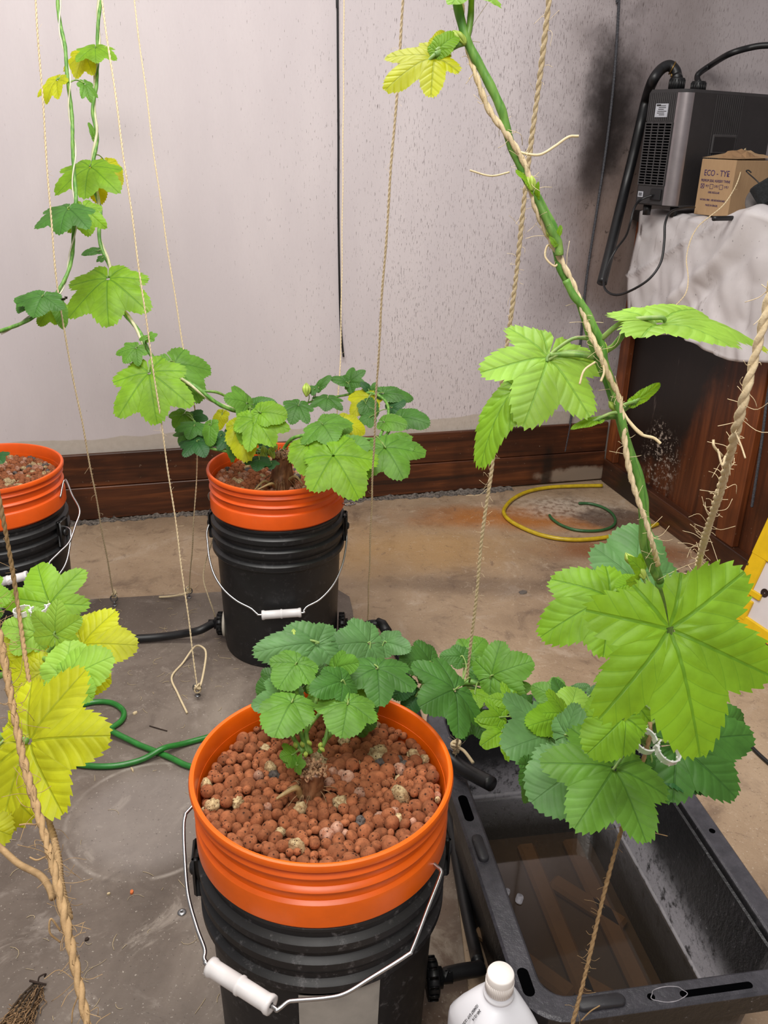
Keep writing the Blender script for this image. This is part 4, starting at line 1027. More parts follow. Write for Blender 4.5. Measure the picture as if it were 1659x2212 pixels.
# shrivelled root clump at the lower corner
M_ROOT = plain('dry_brown_root', C(150, 118, 84), .9, nz=.35, scale=200)
M_ROOTD = plain('dark_dry_root', C(60, 46, 32), .9, nz=.3, scale=200)
rc = thing('dried_root_clump', Z(40, 2180, PADT), 'shaggy dried brown root clump on the floor beside the thick foreground twine', 'root')
a0 = Z(82, 2125, PADT + .008); a1 = Z(5, 2260, PADT + .012); ad = nrm(a1 - a0); sd = np.cross((0, 0, 1), ad); AL = np.linalg.norm(a1 - a0)
mb = MB()
for k in range(360):
    t0 = max(0, RNG.uniform(-.1, .7)); t1 = min(1.1, t0 + RNG.uniform(.25, .5)); wd = .006 + .022 * t1; o1 = RNG.normal() * .45; o2 = abs(RNG.normal()) * .4; P = []
    for q in range(6):
        t = t0 + (t1 - t0) * q / 5; P.append(a0 + ad * AL * (t + .02 * RNG.normal()) + sd * (o1 * (.006 + .022 * t) + RNG.normal() * .0032) + np.array([0, 0, -.006 + o2 * (.006 + .018 * t)]))
    mb.tube(P, .0007, 4)
tag(mb.build('root_hairs', M_ROOT, rc), kind='stuff')
mb = MB()
for k in range(5): mb.tube(smooth_path([a0 + sd * .003 * (k - 2), a0 + ad * AL * .4 + sd * .006 * (k - 2) + [0, 0, .006], a0 + ad * AL * 1.0 + sd * .009 * (k - 2)], 6), .0014, 6)
mb.build('root_core', M_ROOTD, rc)
mb = MB(); mb.tube(smooth_path([a0, Z(84, 2112, .02), Z(90, 2107, .022), Z(99, 2104, .02), Z(96, 2110, .015)], 6), .0012, 6); mb.tube([a0 + sd * .012, a0 - sd * .012 + [0, 0, .004]], .0018, 6); mb.build('stem_remnant', M_BARK, rc)

hose('floor_cable', [Z(1380, 1500, .0045), Z(1440, 1518, .0045), Z(1500, 1545, .0045), Z(1560, 1568, .0045), Z(1588, 1582, .0045), Z(1610, 1600, .0045), Z(1640, 1630, .0045), Z(1680, 1665, .0045), Z(1760, 1730, .0045), Z(1950, 1830, .0045), Z(2250, 1850, .0045)], .0042, M_RUBBER, 'black cable lying on the tan floor to the right of the tub', 'cable', 8)
braid('braided_rope', [B(1668, 800, .012), B(1656, 870, .012), B(1646, 950, .012), B(1634, 1030, .012), B(1624, 1095, .012)], .0040, M_ROPE, 'dark braided rope hanging down the reddish stile of the bar', 'rope')
mb = MB(); g = np.random.default_rng(77)
for (px_, py_, sx, sy, n) in ((409, 1330, 55, 35, 26), (250, 1330, 30, 15, 6), (430, 1470, 60, 60, 22), (350, 1800, 180, 180, 34), (150, 2000, 150, 160, 30), (350, 1420, 80, 60, 10)):
    for k in range(n):
        p = Z(px_ + g.normal() * sx, py_ + g.normal() * sy, PADT + .0012)
        if p[0] > -.07 or np.hypot(p[0] - FB[0], p[1] - FB[1]) < .14 or np.hypot(p[0] - BB[0], p[1] - BB[1]) < .14: continue
        a = g.uniform(0, 6.28); L = g.uniform(.006, .028); c_ = g.normal() * .8; P = []
        for q in range(5): P.append(p + np.array([math.cos(a + c_ * q / 4), math.sin(a + c_ * q / 4), 0]) * L * q / 4)
        mb.tube(P, g.uniform(.00025, .0005), 4)
tag(mb.build('sisal_fibres', M_STRAW), 'stray sisal fibres scattered over the grey cement sheet', 'fibres', None, 'stuff')

# ------------------------------------------------------------------ hop leaves
def leaf_material(name, col, vein, back=None, transl=.35, tcol=None, rough=.5, veinamt=.55):
    m = NT(name); nt = m.t
    uv = m.n('ShaderNodeUVMap', uv_map='vein'); s_ = m.sep(uv.outputs[0]); u, v = s_[0], s_[1]
    av = m.math('ABSOLUTE', v)
    main = m.ss(m.math('SUBTRACT', av, m.math('SUBTRACT', .0105, m.math('MULTIPLY', u, .008))), .008, 0)
    ph = m.math('MULTIPLY', m.math('SUBTRACT', u, m.math('MULTIPLY', av, m.math('SUBTRACT', 1.15, m.math('MULTIPLY', av, 1.3)))), 7.0)
    fr = m.math('ABSOLUTE', m.math('SUBTRACT', m.math('FRACT', ph), .5))
    sec = m.math('MULTIPLY', m.ss(fr, .055, .0), m.ss(u, .06, .16))
    soft = m.ss(fr, .30, .0)
    fine = m.noise(1.0, 3, .6, m.mapv(m.co(), scale=(420, 420, 420)))
    big = m.noise(28, 4, .6)
    vein_m = m.math('MAXIMUM', main, m.math('MULTIPLY', sec, .60))
    hi = tuple(min(1, c * 1.22) for c in col[:3]) + (1,); lo = tuple(c * .80 for c in col[:3]) + (1,)
    c_ = m.mix(m.ss(big, .3, .7), lo, hi)
    c_ = m.mix(m.math('MULTIPLY', fine, .25), c_, lo)
    c_ = m.mix(m.math('MULTIPLY', vein_m, veinamt), c_, vein)
    if back:
        g = m.n('ShaderNodeNewGeometry'); c_ = m.mix(g.outputs['Backfacing'], c_, back)
    h = m.math('SUBTRACT', m.math('MULTIPLY', fine, .12), m.math('ADD', m.math('MULTIPLY', soft, .35), m.math('MULTIPLY', main, .8)))
    nb = m.bump(h, .42, .0016)
    m.fin(c_, rough, 0, .35)
    tl = m.n('ShaderNodeBsdfTranslucent')
    hs = m.n('ShaderNodeMix', data_type='RGBA'); hs.blend_type = 'MULTIPLY'; hs.inputs[0].default_value = 1.0
    m.put(hs.inputs[6], c_); hs.inputs[7].default_value = tcol or (1.9, 1.45, .5, 1)
    nt.links.new(hs.outputs[2], tl.inputs[0]); nt.links.new(nb, tl.inputs['Normal'])
    mx = m.n('ShaderNodeMixShader'); mx.inputs[0].default_value = transl
    nt.links.new(m.b.outputs[0], mx.inputs[1]); nt.links.new(tl.outputs[0], mx.inputs[2])
    nt.links.new(mx.outputs[0], nt.nodes['Material Output'].inputs['Surface'])
    return m.m
ML = {
 'd': leaf_material('leaf_deep_green', C(68, 116, 44), C(46, 88, 34), C(104, 142, 88), .25),
 'm': leaf_material('leaf_mid_green', C(96, 146, 48), C(60, 108, 36), C(128, 164, 96), .3),
 'b': leaf_material('leaf_bright_green', C(124, 172, 38), C(74, 128, 32), C(146, 184, 80), .34),
 'l': leaf_material('leaf_light_green', C(142, 186, 70), C(98, 150, 50), C(160, 196, 104), .34),
 'y': leaf_material('leaf_yellow_green', C(178, 188, 26), C(126, 144, 22), C(180, 190, 70), .40),
 'g': leaf_material('leaf_grey_green', C(88, 132, 74), C(72, 116, 62), C(112, 148, 96), .22, veinamt=.35),
 'k': leaf_material('leaf_dark_green', C(44, 92, 44), C(34, 74, 36), C(84, 120, 74), .22),
}
def stem_material(name, a, b_):
    m = NT(name); g = m.noise(1.0, 4, .6, m.mapv(m.co(), scale=(140, 140, 30)))
    c_ = m.mix(m.ss(g, .35, .7), a, b_); m.bump(g, .3, .001); return m.fin(c_, .45, 0, .4)
M_STEM = stem_material('green_stem', C(84, 128, 52), C(128, 160, 76)); M_BINE = stem_material('bine_green', C(78, 130, 50), C(124, 166, 78))
M_PET = stem_material('petiole_green', C(104, 140, 66), C(140, 160, 88)); M_CROWN = stem_material('woody_crown', C(84, 54, 36), C(132, 92, 62)); M_ROOTG = stem_material('pale_root', C(150, 128, 84), C(176, 150, 104))
M_BUD = plain('young_bud_green', C(168, 190, 84), .5, nz=.15)

LOBES = {
 1: [(0, 1.0, .98), (58, .72, .95), (-58, .72, .95), (112, .58, 1.0), (-112, .58, 1.0), (150, .42, .9), (-150, .42, .9)],
 2: [(0, 1.0, .95), (38, .66, 1.0), (-38, .66, 1.0), (98, .44, 1.0), (-98, .44, 1.0), (148, .30, .8), (-148, .30, .8)],
 3: [(0, 1.0, .86), (56, .86, .84), (-56, .86, .84), (114, .56, .95), (-114, .56, .95), (150, .36, .8), (-150, .36, .8)],
 4: [(0, 1.0, .58), (50, .86, .55), (-50, .86, .55), (104, .52, .62), (-104, .52, .62), (150, .28, .6), (-150, .28, .6)],
 5: [(0, 1.0, .72), (54, .92, .72), (-54, .92, .72), (106, .72, .86), (-106, .72, .86), (150, .44, .8), (-150, .44, .8)],
 7: [(0, 1.0, .66), (38, .98, .56), (-38, .98, .56), (84, .62, .72), (-84, .62, .72), (138, .40, .8), (-138, .40, .8)],
 6: [(0, 1.0, .66), (53, .84, .64), (-50, .88, .66), (118, .64, .74), (-112, .72, .78), (155, .44, .7), (-154, .44, .7)],
}
_LC = {}
def leaf_template(kind, nth, nr):
    key = (kind, nth, nr)
    if key in _LC: return _LC[key]
    lob = LOBES[kind]
    th = np.linspace(-math.pi + .05, math.pi - .05, nth)
    t = np.linspace(1e-4, 1, 500); rs = []
    for (a, L, Wd) in lob:
        hw = Wd * 1.02 * (1 - t) ** .64 * t ** .62
        ang = np.arctan2(hw, t); rad = L * np.sqrt(t * t + hw * hw)
        order = np.argsort(ang); d = np.abs((th - math.radians(a) + np.pi) % (2 * np.pi) - np.pi)
        rs.append(np.interp(d, ang[order], rad[order], right=.03))
    rs = np.array(rs); who = rs.argmax(0)
    r = (rs ** 20).sum(0) ** (1 / 20)
    # serrated rim: teeth lean towards the tip of their lobe
    P = np.stack([r * np.sin(th), r * np.cos(th)], 1)
    seg = np.r_[0, np.cumsum(np.linalg.norm(np.diff(P, axis=0), axis=1))]
    tooth = np.zeros(nth)
    i0 = 0
    for i in range(1, nth + 1):
        if i == nth or who[i] != who[i0]:
            a, L, Wd = lob[who[i0]]; idx = np.arange(i0, i); d = (th[idx] - math.radians(a) + np.pi) % (2 * np.pi) - np.pi
            k = int(np.argmin(np.abs(d))); dist = np.abs(seg[idx] - seg[idx[k]])
            sp = .098 if kind not in (4,) else .07
            ph = (dist / sp) % 1.0
            saw = np.where(ph < .22, ph / .22, (1 - ph) / .78)
            saw = np.where(dist < sp * .4, .0, saw)
            tooth[idx] = saw * (.6 + .4 * np.clip(r[idx] / .5, 0, 1)); i0 = i
    amp = .060
    q = np.linspace(0.02, 1, nr) ** .8
    R = r[None] * q[:, None] + (amp * (tooth - .35))[None] * (q[:, None] ** 7) * np.clip(r / .35, .2, 1)[None]
    R = np.maximum(R, .002)
    X = R * np.sin(th)[None]; Y = R * np.cos(th)[None]
    la = np.array([math.radians(lob[k][0]) for k in who]); LL = np.array([lob[k][1] for k in who]); d = (th - la + np.pi) % (2 * np.pi) - np.pi
    al = R * np.cos(d)[None]; ac = R * np.sin(d)[None]
    F = [(i * nth + k, i * nth + k + 1, (i + 1) * nth + k + 1, (i + 1) * nth + k) for i in range(nr - 1) for k in range(nth - 1)]
    _LC[key] = (X, Y, al, ac, R, th, F, q)
    return _LC[key]
LEAFN = [0]
def leaf_mesh(kind, base, tip, nrm_, rng, width=1.0, droop=.18, bend=.25, fold=.10, ripple=.03, px=120, corr=.0045):
    nth = int(np.clip(px * 2.0, 140, 520)); nth = (nth // 20) * 20; nr = int(np.clip(px / 9, 8, 26))
    X, Y, al, ac, R, th, F, q = leaf_template(kind, nth, nr)
    X = X * width
    r = np.sqrt(X * X + Y * Y)
    z = -droop * r ** 2
    ph = rng.uniform(0, 6.28, 4)
    z = z + ripple * r ** 1.5 * (np.sin(5 * th + ph[0])[None] * .7 + np.sin(9 * th + ph[1])[None] * .5 + np.sin(16 * th + ph[2])[None] * .25 * q[:, None] ** 3)
    z = z - fold * np.abs(X) * (1 - .4 * r) + fold * .5 * (np.minimum(np.abs(ac), .12))
    z = z + .05 * (1 - np.exp(-(r / .14) ** 2)) - .05
    aca = np.abs(ac); phs = (al - aca * (1.15 - 1.3 * aca)) * 7.0
    env = np.clip(al / .15, 0, 1) * np.clip(1.1 - q[:, None], .25, 1)
    z = z - corr * np.cos(2 * np.pi * (phs - .5)) * env + .010 * np.clip(np.abs(ac) / .06, 0, 1) * env
    # curl along the midrib
    if abs(bend) > 1e-3:
        rr = 1.0 / bend; a = Y * bend
        Y2 = np.sin(a) * rr; zb = -(1 - np.cos(a)) * rr
        Y2, z = Y2 + z * np.sin(a), zb + z * np.cos(a)
    else: Y2 = Y
    tipz = -(1 - math.cos(bend)) / bend - droop * math.cos(bend) if abs(bend) > 1e-3 else -droop
    tipy = math.sin(bend) / bend - droop * math.sin(bend) if abs(bend) > 1e-3 else 1.0
    # rotate so that the tip lies on the base-tip line
    a0 = math.atan2(tipz, tipy); ca, sa = math.cos(a0), math.sin(a0)
    Yr, Zr = Y2 * ca + z * sa, -Y2 * sa + z * ca
    L = np.linalg.norm(tip - base); sc = L / math.hypot(tipy, tipz)
    y = nrm(tip - base); n = nrm(nrm_ - y * (np.array(nrm_) @ y)); x = np.cross(y, n)
    pts = base + (X[..., None] * x + Yr[..., None] * y + Zr[..., None] * n) * sc
    uv = np.stack([al.ravel(), ac.ravel()], 1)
    return pts.reshape(-1, 3), F, uv
PLANTS = {}
class Plant:
    def __init__(s, loc, label, name='hop_plant', seed=1):
        s.t = thing(name, loc, label, 'plant'); s.rng = np.random.default_rng(seed); s.nodes = []
    def stem(s, pts, r0, r1=None, mat=None, name='bine', sm=8, wob=0.0, twist=None):
        P = smooth_path([D(*p) for p in pts], sm)
        if pts[-1][1] < -70:   # the bine goes on up to the ceiling
            v_ = nrm(nrm(P[-1] - P[-2]) + np.array([0, 0, 1.0])); P = np.concatenate([P, [P[-1] + v_ * t for t in np.linspace(.05, (2.4 - P[-1][2]) / v_[2], 16)]])
        if twist is not None:
            amp, pitch, ph = twist; Q, t = resample(P, .004); T_, N_, B_ = frames(Q); a = 2 * math.pi * t / pitch + ph
            P = Q + (np.cos(a)[:, None] * N_ + np.sin(a)[:, None] * B_) * amp
        r = np.linspace(r0, r1 if r1 else r0, len(P)) * (1 + .06 * np.sin(np.arange(len(P)) * .9))
        mb = MB(); mb.tube(P, r, 10); mb.build(name, mat or M_BINE, s.t)
        s.nodes += [p for p in P]
        return P
    def leaf(s, bx, by, tx, ty, kind=3, m='m', d=1.0, dd=0.0, rf=0.0, bend=.30, w=1.0, droop=.12, pet=True, up=.55, fold=.10, ripple=.035, cf=.75, maxpet=.11, name='leaf'):
        b_ = D(bx, by, d); t_ = D(tx, ty, d + dd)
        n = -FW * cf + np.array([0, 0, up]) + RT * rf
        L = math.hypot(tx - bx, ty - by)
        v, F, uv = leaf_mesh(kind, b_, t_, n, s.rng, w, droop, bend, fold, ripple, L)
        mb = MB(); mb.add(v, F); o = mb.build(name, ML[m], s.t, uv=uv)
        if pet and s.nodes:
            N = np.array(s.nodes); dist = np.linalg.norm(N - b_, axis=1); k = int(dist.argmin())
            if .004 < dist[k] < maxpet:
                y = nrm(t_ - b_); r = np.clip(np.linalg.norm(t_ - b_) * .017, .0009, .0020)
                mid = (b_ + N[k]) / 2 + np.array([0, 0, .08 * dist[k]]) - y * .12 * dist[k] - FW * 0
                mb = MB(); mb.tube(smooth_path([N[k], mid, b_ - nrm(n) * .05 * np.linalg.norm(t_ - b_) * 0, b_ + y * .004 - nrm(n) * .0006], 7), np.linspace(r * 1.25, r, 22), 8)
                mb.build('petiole', M_PET, o)
        return o
    def bud(s, px, py, d, L=.02, dirn=None, mat=None):
        b_ = D(px, py, d); dr = nrm(dirn if dirn is not None else UP); mb = MB()
        for k in range(5):
            a = 2 * math.pi * k / 5; sd = nrm(RT * math.cos(a) - FW * math.sin(a)); P = smooth_path([b_, b_ + dr * L * .4 + sd * L * .20, b_ + dr * L * .75 + sd * L * .16, b_ + dr * L * (1 + .08 * k / 5) + sd * L * .05], 5)
            n_ = len(P); mb.tube(P, L * np.concatenate([np.linspace(.08, .15, n_ // 2), np.linspace(.15, .01, n_ - n_ // 2)]), 7)
        mb.build('young_shoot', mat or M_BUD, s.t)
    def crown(s, c_, r, h, seed, roots=()):
        g = np.random.default_rng(seed); mb = MB(); c_ = np.array(c_)
        P = []; nz, na = 14, 28
        for i in range(nz):
            t = i / (nz - 1); row = []
            for k in range(na):
                a = 2 * math.pi * k / na; rr = r * (1.25 - .5 * t + .35 * max(0, t - .65)) * (1 + .10 * math.sin(3 * a + 4 * t) + .06 * math.sin(7 * a - 5 * t) + .04 * g.normal())
                row.append(c_ + np.array([rr * math.cos(a), rr * math.sin(a), h * t]) + np.array([.25 * r * t, 0, 0]))
            row.append(row[0]); P.append(row)
        P.append([c_ + np.array([.25 * r, 0, h * 1.04])] * (na + 1))
        mb.grid(P); mb.build('root_crown', M_CROWN, s.t)
        mb = MB()
        for k in range(70):   # frayed old stem ends on top
            a = g.uniform(0, 6.28); q = r * 1.25 * math.sqrt(g.uniform()); b_ = c_ + np.array([q * math.cos(a) + .25 * r, q * math.sin(a), h * .95]); dr = nrm([g.normal() * .7, g.normal() * .7, 1]); L = g.uniform(.25, .7) * r
            mb.tube(smooth_path([b_, b_ + dr * L * .5 + g.normal(size=3) * .0012, b_ + dr * L], 4), [g.uniform(.0008, .0022)] * 9, 5)
        mb.build('frayed_stem_ends', M_FRAY, s.t)['kind'] = 'stuff'
        mb = MB()
        for k in range(26):
            a = g.uniform(0, 6.28); b_ = c_ + np.array([math.cos(a), math.sin(a), 0]) * r * 1.1 + np.array([0, 0, h * .3]); e = c_ + np.array([math.cos(a), math.sin(a), 0]) * r * g.uniform(1.6, 2.4) + np.array([g.normal() * .004, g.normal() * .004, .002])
            mb.tube(smooth_path([b_, (b_ + e) / 2 + [0, 0, .003], e], 4), .0006, 4)
        mb.build('rootlets', M_ROOT, s.t)['kind'] = 'stuff'
        for rt in roots:
            mb = MB(); Q = smooth_path(rt, 8); mb.tube(Q, np.linspace(.0045, .0014, len(Q)), 8); mb.build('root', M_ROOTG, s.t)
M_FRAY = plain('frayed_pith', C(176, 136, 104), .9, nz=.35, scale=200)

# ------------------------------------------------------------------ plant in the front bucket
A = Plant((FB[0] - .012, FB[1] - .008, PEBZ), 'low hop plant with rounded leaves growing from the front orange bucket', seed=3)
cb = D(668, 1690, .985); cb[2] = PEBZ + .002
A.crown(cb + [.001, .002, 0], .0125, .034, 4, [[cb + [-.010, -.006, .004], D(640, 1702, .97), D(612, 1716, .965), D(597, 1726, .962)]])
for c_ in range(1):
    for k, pts in enumerate([[(672, 1628, .985), (660, 1585, .99), (700, 1530, 1.02), (745, 1480, 1.06), (778, 1445, 1.08)], [(664, 1628, .985), (645, 1560, .99), (640, 1480, 1.02), (634, 1420, 1.05), (636, 1388, 1.06)],
        [(668, 1625, .985), (662, 1570, .99), (682, 1515, 1.03), (692, 1462, 1.06)], [(690, 1625, .985), (703, 1598, .985), (713, 1562, .99), (745, 1525, .99)], [(655, 1625, .98), (632, 1590, .985), (625, 1550, .985), (630, 1515, .985)],
        [(700, 1600, .99), (740, 1560, 1.03), (800, 1500, 1.08), (830, 1440, 1.10)]]):
        A.stem(pts, .0030, .0020, M_STEM)
for L in [
 (688, 1388, 545, 1412, 1, 'g', 1.06, -.02, .0, .3, .60), (641, 1431, 601, 1490, 1, 'm', 1.01, -.02, -.1, .3, 1.2), (704, 1424, 659, 1392, 3, 'g', 1.10, .02, 0, .2, 1.15), (722, 1444, 776, 1431, 1, 'm', 1.03, -.02, .1, .3, .85),
 (742, 1470, 669, 1499, 1, 'd', .99, -.03, .0, .35, .75), (800, 1388, 714, 1396, 1, 'g', 1.09, -.02, .0, .25, 1.05), (830, 1386, 887, 1405, 1, 'g', 1.12, -.02, .0, .3, .8), (815, 1440, 820, 1528, 5, 'd', 1.04, -.04, .15, .35, 1.05),
 (752, 1516, 738, 1594, 1, 'm', .97, -.03, .1, .3, 1.25), (632, 1512, 592, 1596, 2, 'm', .97, -.04, -.1, .35, 1.15), (637, 1508, 543, 1528, 3, 'g', 1.02, -.03, -.1, .3, .75), (600, 1470, 555, 1502, 1, 'd', 1.08, 0, 0, .2, 1.2),
 (660, 1478, 690, 1452, 3, 'd', 1.07, 0, 0, .2, 1), (758, 1478, 794, 1505, 1, 'm', 1.05, -.02, .1, .3, .9), (690, 1500, 662, 1482, 3, 'm', 1.04, 0, 0, .2, 1.0), (770, 1560, 812, 1505, 1, 'd', 1.08, .0, 0, .3, .9),
 (640, 1397, 644, 1372, 2, 'b', 1.06, 0, .4, .3, .7), (634, 1629, 604, 1636, 3, 'm', .97, -.01, -.1, .3, 1.15), (640, 1652, 661, 1650, 3, 'm', .965, -.005, .0, .3, 1.2), (628, 1640, 622, 1660, 3, 'm', .968, -.005, .0, .3, 1)]:
    A.leaf(*L)
A.bud(634, 1386, 1.06, .015)
for (x, y) in ((655, 1610), (672, 1606), (690, 1612), (700, 1620), (660, 1632), (640, 1612)): A.bud(x, y + 4, .975, .008, nrm(UP + RT * random.uniform(-.8, .8) - FW * .4))

# ------------------------------------------------------------------ trailing plant that climbs the slanting twine
R_ = Plant(T(-.02, -hy + .02, ZT), 'large-leaved hop plant sprawling over the tub and climbing the slanting twine', seed=8)
R_.stem([(905, 1470, 1.16), (960, 1476, 1.15), (1020, 1474, 1.14), (1065, 1482, 1.13), (1110, 1500, 1.10), (1150, 1560, 1.05), (1215, 1592, .97), (1290, 1608, .90), (1350, 1600, .84), (1400, 1590, .78), (1436, 1520, .72), (1446, 1420, .66), (1440, 1330, .61), (1426, 1255, .565)], .0040, .0040)
R_.stem([(1000, 1480, 1.15), (1048, 1495, 1.14), (1090, 1532, 1.12), (1128, 1553, 1.08), (1180, 1580, 1.02)], .0028, .0028, M_STEM)
P = [(1426, 1255, .565), (1413, 1215, .552), (1402, 1170, .540), (1394, 1120, .531), (1390, 1071, .525), (1378, 1020, .52), (1352, 950, .512), (1331, 880, .505), (1310, 820, .50), (1288, 765, .497), (1272, 715, .495), (1256, 660, .49), (1234, 622, .486), (1212, 580, .482), (1203, 540, .48), (1200, 505, .478), (1176, 455, .474), (1150, 410, .47), (1128, 365, .466), (1106, 318, .462), (1094, 280, .458), (1086, 245, .455), (1068, 203, .452), (1042, 152, .449), (1018, 108, .446), (1003, 72, .443), (990, 20, .44), (978, -40, .435), (968, -110, .43)]
R_.stem(P, .0027, .0023, M_BINE, sm=6)
R_.stem([(1420, 1250, .56), (1392, 1190, .54), (1388, 1130, .528), (1384, 1060, .52), (1362, 985, .51), (1345, 915, .50), (1337, 880, .498), (1322, 830, .494), (1306, 780, .49), (1300, 745, .487), (1286, 712, .484), (1264, 668, .482), (1240, 640, .480), (1222, 605, .478)], .0023, .0021, M_BINE, sm=6)
R_.stem([(1152, 412, .468), (1172, 455, .47), (1192, 500, .472), (1206, 525, .474), (1208, 552, .476)], .0020, .0024, M_STEM)
for L, kw in [
 ((1453, 1360, 1508, 1636, 6, 'b', .50, .01, -.05, .30, 1.03), dict(pet=False, droop=.05, ripple=.045, fold=.05)),
 ((1322, 1288, 1164, 1379, 3, 'b', .74, .0, -.15, .35, .80), dict(droop=.2)), ((1372, 1252, 1379, 1134, 1, 'g', .80, .04, .1, .2, 1.05), {}), ((1326, 1256, 1232, 1274, 1, 'g', .83, .02, .0, .2, .75), {}),
 ((1387, 1246, 1354, 1203, 4, 'b', .70, -.02, -.4, .7, .7), dict(droop=.3)), ((1378, 1258, 1330, 1272, 2, 'b', .72, -.01, -.2, .3, .9), {}), ((1392, 1232, 1378, 1198, 2, 'b', .70, -.01, .4, .6, .7), {}),
 ((1190, 1588, 1086, 1622, 3, 'g', .90, -.03, -.1, .3, 1.22), {}), ((1206, 1510, 1148, 1482, 3, 'm', 1.0, .02, 0, .25, .95), {}), ((1218, 1516, 1197, 1463, 2, 'd', .99, .02, .5, .3, .8), {}), ((1226, 1552, 1246, 1484, 2, 'l', .95, .03, 0, .25, 1.05), {}),
 ((1221, 1542, 1168, 1541, 3, 'b', .93, -.02, -.1, .3, 1.0), {}), ((1205, 1552, 1136, 1571, 2, 'b', .92, -.03, -.1, .3, .8), {}), ((1210, 1575, 1196, 1552, 2, 'b', .90, -.01, .5, .3, .6), {}), ((1222, 1588, 1316, 1556, 1, 'g', .84, -.02, .1, .25, 1.0), dict(cf=.6, up=.8)),
 ((1368, 1512, 1262, 1540, 3, 'b', .76, .0, -.1, .3, .95), {}), ((1352, 1546, 1266, 1631, 2, 'b', .70, -.01, .2, .25, 1.05), {}), ((1278, 1500, 1320, 1496, 2, 'g', .98, 0, 0, .2, 1.0), {}), ((1240, 1490, 1275, 1482, 2, 'g', 1.0, .0, 0, .2, .7), {}),
 ((1330, 1655, 1238, 1796, 5, 'm', .72, -.03, -.1, .30, 1.02), dict(droop=.12, ripple=.03)), ((1142, 1652, 1138, 1736, 2, 'd', .86, .0, .9, .3, .8), {}), ((1250, 1660, 1146, 1736, 2, 'g', .77, -.01, -.1, .25, 1.35), dict(cf=.7, up=.7)), ((1462, 1606, 1626, 1589, 5, 'd', .80, .03, .0, .3, .82), {}), ((1500, 1560, 1610, 1558, 2, 'd', .86, .03, .1, .3, .7), {}), ((1426, 1654, 1534, 1706, 2, 'k', .80, .0, .2, .35, .75), dict(up=.9, cf=.35)),
 ((1408, 1640, 1402, 1670, 2, 'd', .79, 0, .4, .4, .8), {}),
 ((1187, 767, 1128, 926, 6, 'l', .50, -.01, .15, .35, 1.05), dict(droop=.12)), ((1112, 832, 1036, 1014, 2, 'b', .505, .0, -.9, .35, .55), dict(up=.2, fold=.2)),
 ((1424, 686, 1654, 763, 3, 'l', .47, .02, .05, .30, .50), dict(up=1.3, cf=.32, droop=.18, fold=.05)),
 ((1372, 867, 1427, 828, 2, 'b', .50, .0, .9, .2, .42), dict(fold=.35)), ((1291, 905, 1233, 927, 2, 'b', .50, .0, -.7, .2, .42), dict(fold=.35)), ((939, 119, 830, 200, 4, 'y', .44, .0, -.2, .3, 1.05), {}), ((942, 110, 990, 74, 2, 'b', .44, .0, .3, .5, .9), {}), ((938, 110, 960, 66, 2, 'y', .445, .0, .2, .4, .8), {}),
 ((1150, 408, 1113, 368, 2, 'b', .466, -.004, .6, .4, .45), {}), ((1160, 425, 1163, 392, 2, 'b', .466, -.004, -.6, .4, .5), {}), ((1206, 508, 1212, 486, 2, 'b', .472, 0, .5, .3, .6), {}), ((1200, 528, 1188, 508, 2, 'b', .472, 0, -.5, .3, .6), {}),
 ((1018, -30, 975, 10, 4, 'b', .44, -.01, -.2, .4, 1.5), {})]:
    R_.leaf(*L, **kw)
# stalks and stipules the photograph shows at the nodes
for a in ([(1298, 762, .496), (1325, 748, .49), (1347, 722, .482), (1362, 712, .474)], [(1286, 772, .497), (1250, 766, .497), (1205, 765, .50), (1187, 767, .50)], [(1340, 888, .506), (1356, 878, .504), (1374, 866, .50)], [(1338, 897, .508), (1315, 901, .505), (1291, 905, .50)], [(1004, 90, .444), (985, 98, .443), (955, 112, .441), (939, 119, .44)], [(1005, 92, .444), (1014, 60, .443), (1018, 10, .442), (1018, -30, .44)]):
    R_.stem(a, .0019, .0015, M_STEM, 'leaf_stalk', 6)
for (x, y, d) in ((1005, 95, .442), (1300, 768, .494), (1340, 892, .503), (1148, 412, .466), (1205, 520, .474), (1310, 765, .49)): R_.bud(x, y, d, .009, nrm(UP + RT * random.uniform(-1, 1)))
for (x, y) in ((1385, 1240), (1372, 1225), (1392, 1250)): R_.bud(x, y, .69, .013, nrm(UP * .8 - RT * .5))
R_.bud(1108, 1545, 1.06, .02, nrm(UP))
